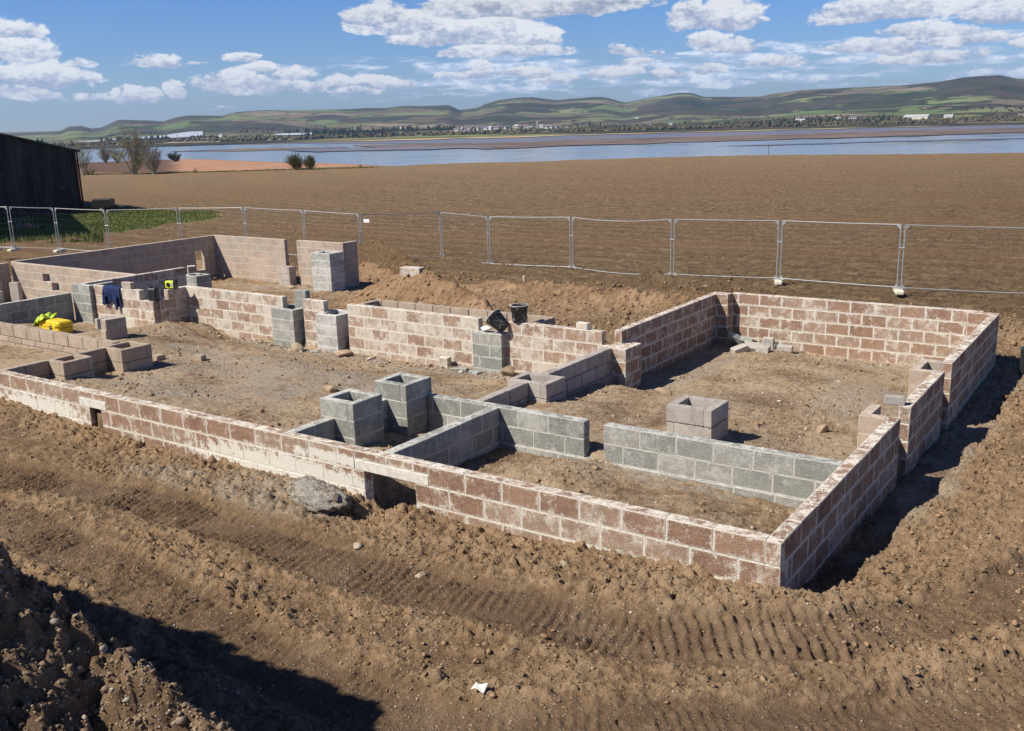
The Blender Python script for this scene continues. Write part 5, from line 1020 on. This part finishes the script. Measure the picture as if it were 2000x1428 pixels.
def hills():
    A = np.linspace(_AZ(-900), _AZ(2900), 760); pu = np.interp(A, _TA, _TP)
    rel = [(p, (hz(p) - v)) for p, v in RIDGE]; ang = np.interp(pu, [a for a, b in rel], [b for a, b in rel]) / CF
    D = np.concatenate([[1500, 1700], np.linspace(1900, 6400, 90), [6700, 7200, 8500]])
    dr = 5600 + 500 * np.sin(A * 9)
    AA, DD = np.meshgrid(A, D); an = np.broadcast_to(ang, AA.shape); DR = np.broadcast_to(dr, AA.shape)
    t_ = (DD - 1900) / (DR - 1900); x = CC[0] + DD * np.sin(AA); y = CC[1] + DD * np.cos(AA)
    base = (-16.8 / 1905) * 1905 / 1905
    lo = -16.9 / 1905 * 1.0; lo = -16.2 / 1900
    tt = np.clip(t_, 0, 1); prof = .18 * sstep(0, .22, tt) + .82 * sstep(.12, 1.02, tt) ** 1.15
    prof = prof + .20 * fbm(x / 620., y / 620., 4, 201) * np.clip(tt * (1 - tt) * 4, 0, 1) * (tt < 1)
    a2 = lo + (an + .0004 - lo) * prof + .0011 * fbm(x / 260., y / 260., 4, 202) * np.clip(tt * 3, 0, 1) * np.clip((1.0 - tt) * 6, 0, 1)
    a2 = np.where(tt >= 1, an, np.minimum(a2, an))
    z = CC[2] + DD * a2; z = np.where(DD < 1899, ZW + .95 + 0 * z, z); z = np.where(t_ > 1.0, z - (DD - DR) * .16, z)
    n0, n1 = AA.shape; i0 = (np.arange(n0 - 1)[:, None] * n1 + np.arange(n1 - 1)[None]); F = np.stack([i0, i0 + n1, i0 + n1 + 1, i0 + 1], -1).reshape(-1, 4)[:, ::-1]
    m, t = mat('hill_pasture'); oo = t.obj(); X, Y, Z = t.sep(oo)
    wv = t.vm('ADD', t.vm('MULTIPLY', oo, (.001, .001, .001)), t.comb(t.m('MULTIPLY', t.noise(t.vm('MULTIPLY', oo, (.002, .002, .002)), 1., 3, .5), .25), 0., 0.))
    vc = t.sep(t.vor(wv, 4.2, out='Color')); ve = t.vor(wv, 4.2, 'DISTANCE_TO_EDGE')
    nn = t.noise(t.vm('MULTIPLY', oo, (.004, .004, .004)), 1., 7, .62); nw = t.noise(t.vm('MULTIPLY', oo, (.0016, .0016, .003)), 1., 6, .6)
    c = t.mix(vc[0], (.12, .175, .06), (.24, .25, .11)); c = t.mix(t.ss(vc[1], .55, .6), c, (.19, .155, .10)); c = t.mix(t.ss(vc[2], .82, .84), c, (.28, .23, .16)); c = t.mix(t.ss(nn, .42, .6, 0, .6), c, (.085, .085, .045))
    c = t.mix(t.ss(ve, .035, .015, 0, .75), c, (.03, .035, .02)); wood_ = t.ss(t.m('ADD', nw, t.m('MULTIPLY', vc[2], .08)), .53, .55)
    c = t.mix(t.m('MULTIPLY', wood_, .9), c, t.mix(t.ss(nn, .4, .6), (.022, .030, .018), (.07, .058, .042)))
    # heather and plantation on the tops
    c = t.mix(t.m('MULTIPLY', t.ss(Z, 120., 175.), t.ss(nn, .35, .5)), c, (.035, .038, .026)); c = t.mix(t.ss(X, -3600., -4300., 0, .55), c, (.06, .06, .045))
    t.bsdf(c, .95, t.bump(t.noise(t.vm('MULTIPLY', oo, (.03, .03, .03)), 1., 5, .7), .7, 12.), spec=.05)
    o = fast_mesh('hills', np.stack([x.ravel(), y.ravel(), z.ravel()], -1), F, m, smooth=True); tag(o, kind='structure')
    return A, D, z
HA, HD, HZ = hills()
def hillz(a, d):
    i = int(np.clip(np.searchsorted(HA, a) - 1, 0, len(HA) - 2)); j = int(np.clip(np.searchsorted(HD, d) - 1, 0, len(HD) - 2)); fa = (a - HA[i]) / (HA[i + 1] - HA[i]); fd = (d - HD[j]) / (HD[j + 1] - HD[j])
    return (HZ[j, i] * (1 - fa) + HZ[j, i + 1] * fa) * (1 - fd) + (HZ[j + 1, i] * (1 - fa) + HZ[j + 1, i + 1] * fa) * fd
# far blue ridge beyond the left end
q = []; 
for i, (u, h_) in enumerate([(-400, 3), (-200, 5), (0, 6), (60, 9), (82, 11), (100, 8.5), (140, 7), (200, 5), (400, 4), (700, 3), (900, 2)]):
    a = _AZ(u); q.append((a, 3.45 + 11500 * (h_ - 2) / 1905))
V = []; F = []
for a, z in q:
    for (d, zz) in ((9000, ZW), (9500, 3.45 + (z - 3.45) * .83), (9900, ZW)): V.append((CC[0] + d * math.sin(a), CC[1] + d * math.cos(a), zz))
for i in range(len(q) - 1):
    for k in (0, 1): F.append((3 * i + k, 3 * i + 3 + k, 3 * i + 4 + k, 3 * i + 1 + k))
tag(mesh_obj('mountains', V, F, plain('distant_moor', (.10, .11, .10), .95, .05, vs=.01), smooth=True), kind='structure')
# woods on the far shore
def woods():
    m, t = mat('far_wood_foliage'); tn = t.attr('tone'); oo = t.obj(); n = t.noise(oo, .35, 5, .7)
    c = t.mix(t.ss(tn, .3, .5), (.022, .032, .018), (.105, .085, .06)); c = t.mix(t.ss(tn, .75, .8), c, (.13, .125, .065)); c = t.mix(t.ss(n, .4, .65, 0, .5), c, (.03, .028, .02)); t.bsdf(c, .95, t.bump(n, 1., 2.), spec=.05)
    var = [lump(IV2, 300 + k, .5, 2.0) for k in range(10)]
    cone = IV2 * np.array([.42, .42, 1.]); cone = cone * (1 - .45 * (cone[:, 2:3] + 1) / 2 * np.array([1, 1, 0])); V = []; n = 0; tone = []; N = 0
    def put(a, d, s, con, tn_):
        nonlocal N
        b = var[random.randrange(10)] if not con else cone * (1 + .2 * (np.random.RandomState(N % 50).rand(len(cone), 1)))
        z = hillz(a, d); V.append(b * np.array([s * random.uniform(.8, 1.3), s * random.uniform(.8, 1.3), s * (1.15 if con else .85)]) + np.array([CC[0] + d * math.sin(a), CC[1] + d * math.cos(a), z + s * (.9 if con else .35)])); tone.append(np.full(len(b), tn_)); N += 1
    for i in range(3400):                            # shoreline belt
        u = random.uniform(-500, 2500); a = _AZ(u); d = random.uniform(1905, 2330); gap = vnoise(np.array([u / 90.]), np.array([d / 150.]), 5)[0]
        if gap < .22: continue
        con = random.random() < .02 + .2 * (vnoise(np.array([u / 60.]), np.array([1.]), 8)[0] > .7); put(a, d, random.uniform(3., 6.) * (.7 + .6 * gap), con, .1 if con else random.uniform(.5, 1.) * .97)
    for i in range(2600):                            # conifer and mixed belts further up
        u = random.uniform(-300, 2300); a = _AZ(u); d = random.uniform(2350, 3600); g = vnoise(np.array([u / 130.]), np.array([d / 260.]), 15)[0]
        if g < .60 or (880 < u < 1130 and d < 2950): continue
        con = random.random() < .22; put(a, d, random.uniform(3, 5.5) * (.8 if con else 1.), con, random.uniform(0, .45) if con else random.uniform(.3, .8))
    for (u0, u1, d0, d1, n_) in ((560, 720, 2500, 2800, 170), (730, 890, 2500, 2750, 120), (600, 680, 2360, 2420, 60), (700, 750, 2330, 2400, 50), (200, 330, 2350, 2500, 160)):
        for i in range(n_): put(_AZ(random.uniform(u0, u1)), random.uniform(d0, d1), random.uniform(3.5, 6.5), random.random() < .45, random.uniform(0, .4))
    FF = (IF2[None] + (np.arange(N) * len(IV2))[:, None, None]).reshape(-1, 3)
    return tag(fast_mesh('far_woods', np.concatenate(V), FF, m, smooth=False, attrs={'tone': np.concatenate(tone)}), 'belts of bare and dark evergreen woodland along the far shore and lower hills', 'woodland', kind='stuff')
woods()
conm = plain('dark_conifer', (.018, .028, .018), .95, .05, vs=.4)
def conifer(label, u, d, h):
    a = _AZ(u); x = CC[0] + d * math.sin(a); y = CC[1] + d * math.cos(a); z = hillz(a, d); r = empty('conifer', (x, y, z), 0, label, 'tree', 'tall dark conifers among the far woods')
    MB().tube((0, 0, -1), (0, 0, h * .9), h * .02, h * .008, n=5).build('trunk', darkbark, r); V = []; F = []; rr = random.Random(u); c = MB()
    for k in range(9):
        z0 = h * (.12 + .09 * k); R = h * .20 * (1 - k / 10.) * rr.uniform(.8, 1.25); pr = []
        for i in range(9): t_ = i / 9 * 6.283; pr.append((R * rr.uniform(.7, 1.2) * math.cos(t_), R * rr.uniform(.7, 1.2) * math.sin(t_), z0 - h * .03 * rr.random()))
        c.add(pr + [(0, 0, z0 + h * .2), (0, 0, z0)], [(i, (i + 1) % 9, 9) for i in range(9)] + [((i + 1) % 9, i, 10) for i in range(9)])
    c.build('crown', conm, r)
for lb, u, d, h in (('tall lone conifer right of the far village', 1152, 2350, 19), ('squat dark conifer left of the lone tall one on the far shore', 1128, 2300, 13), ('broad dark evergreen right of the tall lone conifer', 1173, 2350, 14), ('dark evergreen at the right end of the far village', 1201, 2330, 11), ('dark conifer in front of the far village roofs', 918, 2400, 10), ('dark evergreen above the middle of the far village', 1077, 2500, 13)): conifer(lb, u, d, h)
# village, sheds and farms
hw = [plain('white_render', (.66, .65, .62), .8, vs=.3), plain('stone_wall', (.33, .29, .25), .9, vs=.3), plain('cream_wall', (.60, .55, .46), .8, vs=.3)]; hr = [plain('slate_roof', (.13, .13, .145), .7, vs=.3), plain('tile_roof', (.22, .15, .13), .8, vs=.3), plain('pale_roof', (.40, .40, .40), .6, vs=.3)]
glassm = plain('far_window', (.03, .035, .04), .2, .5)
def house(u, d, L, D, h, rz, wi, ri, label, grp, name='house', pitch=.45, cat='house', chim=True):
    a = _AZ(u); x = CC[0] + d * math.sin(a); y = CC[1] + d * math.cos(a); z = hillz(a, d); r = empty(name, (x, y, z), rz, label, cat, grp); t_ = D * pitch
    mesh_obj('walls', [(-L / 2, -D / 2, -3), (L / 2, -D / 2, -3), (L / 2, D / 2, -3), (-L / 2, D / 2, -3), (-L / 2, -D / 2, h), (L / 2, -D / 2, h), (L / 2, D / 2, h), (-L / 2, D / 2, h), (-L / 2, 0, h + t_ - .2), (L / 2, 0, h + t_ - .2)], [(0, 1, 5, 4), (2, 3, 7, 6), (1, 2, 6, 9, 5), (3, 0, 4, 8, 7)], hw[wi], r)
    o_ = .5; rf = mesh_obj('roof', [(-L / 2 - o_, -D / 2 - o_, h - .3), (L / 2 + o_, -D / 2 - o_, h - .3), (L / 2 + o_, 0, h + t_), (-L / 2 - o_, 0, h + t_), (-L / 2 - o_, D / 2 + o_, h - .3), (L / 2 + o_, D / 2 + o_, h - .3), (-L / 2 - o_, -D / 2 - o_, h), (L / 2 + o_, -D / 2 - o_, h), (L / 2 + o_, 0, h + t_ + .3), (-L / 2 - o_, 0, h + t_ + .3), (-L / 2 - o_, D / 2 + o_, h), (L / 2 + o_, D / 2 + o_, h)], [(6, 7, 8, 9), (9, 8, 11, 10), (0, 3, 2, 1), (3, 4, 5, 2), (0, 1, 7, 6), (5, 4, 10, 11), (1, 2, 8, 7), (2, 5, 11, 8), (3, 0, 6, 9), (4, 3, 9, 10)], hr[ri], r)
    if chim: MB().box(L / 2 - 1.6, L / 2 - .6, -.5, .5, h, h + t_ + 1.2).build('chimney', hw[1], rf)
    for k in range(3): MB().box(-L / 2 + L * (.2 + .3 * k) - .6, -L / 2 + L * (.2 + .3 * k) + .6, -D / 2 - .05, -D / 2 + .02, h * .35, h * .75).build('window', glassm, r)
    return r
rr = random.Random(5); hk = 0
for i in range(62):
    u = rr.choice([rr.uniform(885, 1105), rr.uniform(930, 1090), rr.uniform(880, 960)]); d = rr.uniform(2360, 2900); wi = rr.choice([0, 0, 0, 1, 2]); ri = rr.choice([0, 0, 1, 2])
    house(u, d, rr.uniform(8, 17), rr.uniform(6, 9), rr.uniform(3, 5.5), rr.uniform(-.6, .9), wi, ri, ('small white-walled house in the far riverside village', 'small stone house in the far riverside village', 'small cream house in the far riverside village')[wi], 'houses of the far riverside village')
for (u, d, L, D, h, rz, wi, ri, lb) in ((1786, 2250, 52, 14, 5, -.25, 2, 2, 'very long pale farm shed on the far shore at right'), (1848, 2280, 18, 9, 3.5, -.2, 0, 2, 'low white shed right of the long pale shed on the far shore'), (1662, 2380, 17, 8, 4, 0, 0, 0, 'white farmhouse left of the long pale shed'), (1632, 2340, 12, 8, 4, .3, 0, 2, 'small white farm building in the trees left of the farmhouse'), (1560, 2350, 20, 9, 3, .1, 2, 2, 'low pale farm building among bare trees at right of centre'), (1988, 2260, 12, 8, 4, .3, 0, 1, 'white cottage at the far right edge of the far shore'), (794, 2720, 26, 14, 10, .1, 2, 1, 'cream mansion on a lawn at the edge of the far woods'), (1310, 2400, 14, 8, 4, 0, 0, 0, 'white cottage right of the far village'), (1266, 2380, 12, 8, 4, .5, 0, 0, 'white cottage between the far village and the hills'), (436, 2550, 20, 9, 3.5, -.3, 2, 2, 'pale farm shed between the far fields at left'), (1244, 3900, 14, 9, 5, .2, 0, 0, 'white farmhouse high on the hillside')):
    house(u, d, L, D, h, rz, wi, ri, lb, None, 'farm_building', .3, 'building')
a = _AZ(1051); d = 2500; r = empty('church_tower', (CC[0] + d * math.sin(a), CC[1] + d * math.cos(a), hillz(a, d)), .3, 'dark stone church tower rising from the far village', 'tower')
MB().box(-3, 3, -3, 3, -3, 17, .1).build('shaft', hw[1], r)
for sx in (-1, 1):
    for sy in (-1, 1): MB().box(sx * 2.6 - .5, sx * 2.6 + .5, sy * 2.6 - .5, sy * 2.6 + .5, 17, 19.2, .1).build('pinnacle', hw[1], r)
# polytunnel fields
pm = plain('polythene', (.50, .53, .60), .5, .4, var=.08, vs=.05)
def tunnels(u0, u1, d0f, d1f, n, label):
    V = []; F = []
    for k in range(n):
        f = (k + .5) / n; seg = 26
        for i in range(seg):
            for j in range(2):
                pass
        base = len(V)
        for i in range(seg + 1):
            u = u0 + (u1 - u0) * i / seg; a = _AZ(u); d = d0f(u) + (d1f(u) - d0f(u)) * f; wd = (d1f(u) - d0f(u)) / n * .5
            for (o_, hh) in ((-1, .6), (-.6, 2.2), (0, 3.0), (.6, 2.2), (1, .6)):
                dd = d + o_ * wd; V.append((CC[0] + dd * math.sin(a), CC[1] + dd * math.cos(a), hillz(a, dd) + hh + 1.5))
        for i in range(seg):
            for j in range(4): F.append((base + i * 5 + j, base + i * 5 + 5 + j, base + i * 5 + 6 + j, base + i * 5 + 1 + j))
    return tag(mesh_obj('polytunnels', V, F, pm, smooth=True), label, 'polytunnels', kind='stuff')
tunnels(150, 400, lambda u: 2450 + (u - 150) * .9, lambda u: 2490 + (u - 150) * 2.1, 12, 'white rows of polytunnels on the far shore at left'); tunnels(540, 612, lambda u: 2420, lambda u: 2440 + (u - 540) * 2.2, 7, 'small white patch of polytunnels near the far woods')

# ------------------------------------------------------------------ air
hm = bpy.data.materials.new('haze'); hm.use_nodes = True; t = NT(hm.node_tree); pv = t.new('ShaderNodeVolumePrincipled'); pv.inputs['Color'].default_value = (.52, .72, 1, 1); pv.inputs['Density'].default_value = 7.0e-5; pv.inputs['Anisotropy'].default_value = .3
o = t.new('ShaderNodeOutputMaterial'); t.l.new(pv.outputs[0], o.inputs['Volume'])
hb = MB().box(-10500, 4500, -1200, 10500, -60, 300).build('haze', hm); tag(hb, kind='stuff')
SC.cycles.volume_bounces = 0; SC.cycles.max_bounces = 5; SC.cycles.diffuse_bounces = 2; SC.cycles.glossy_bounces = 2
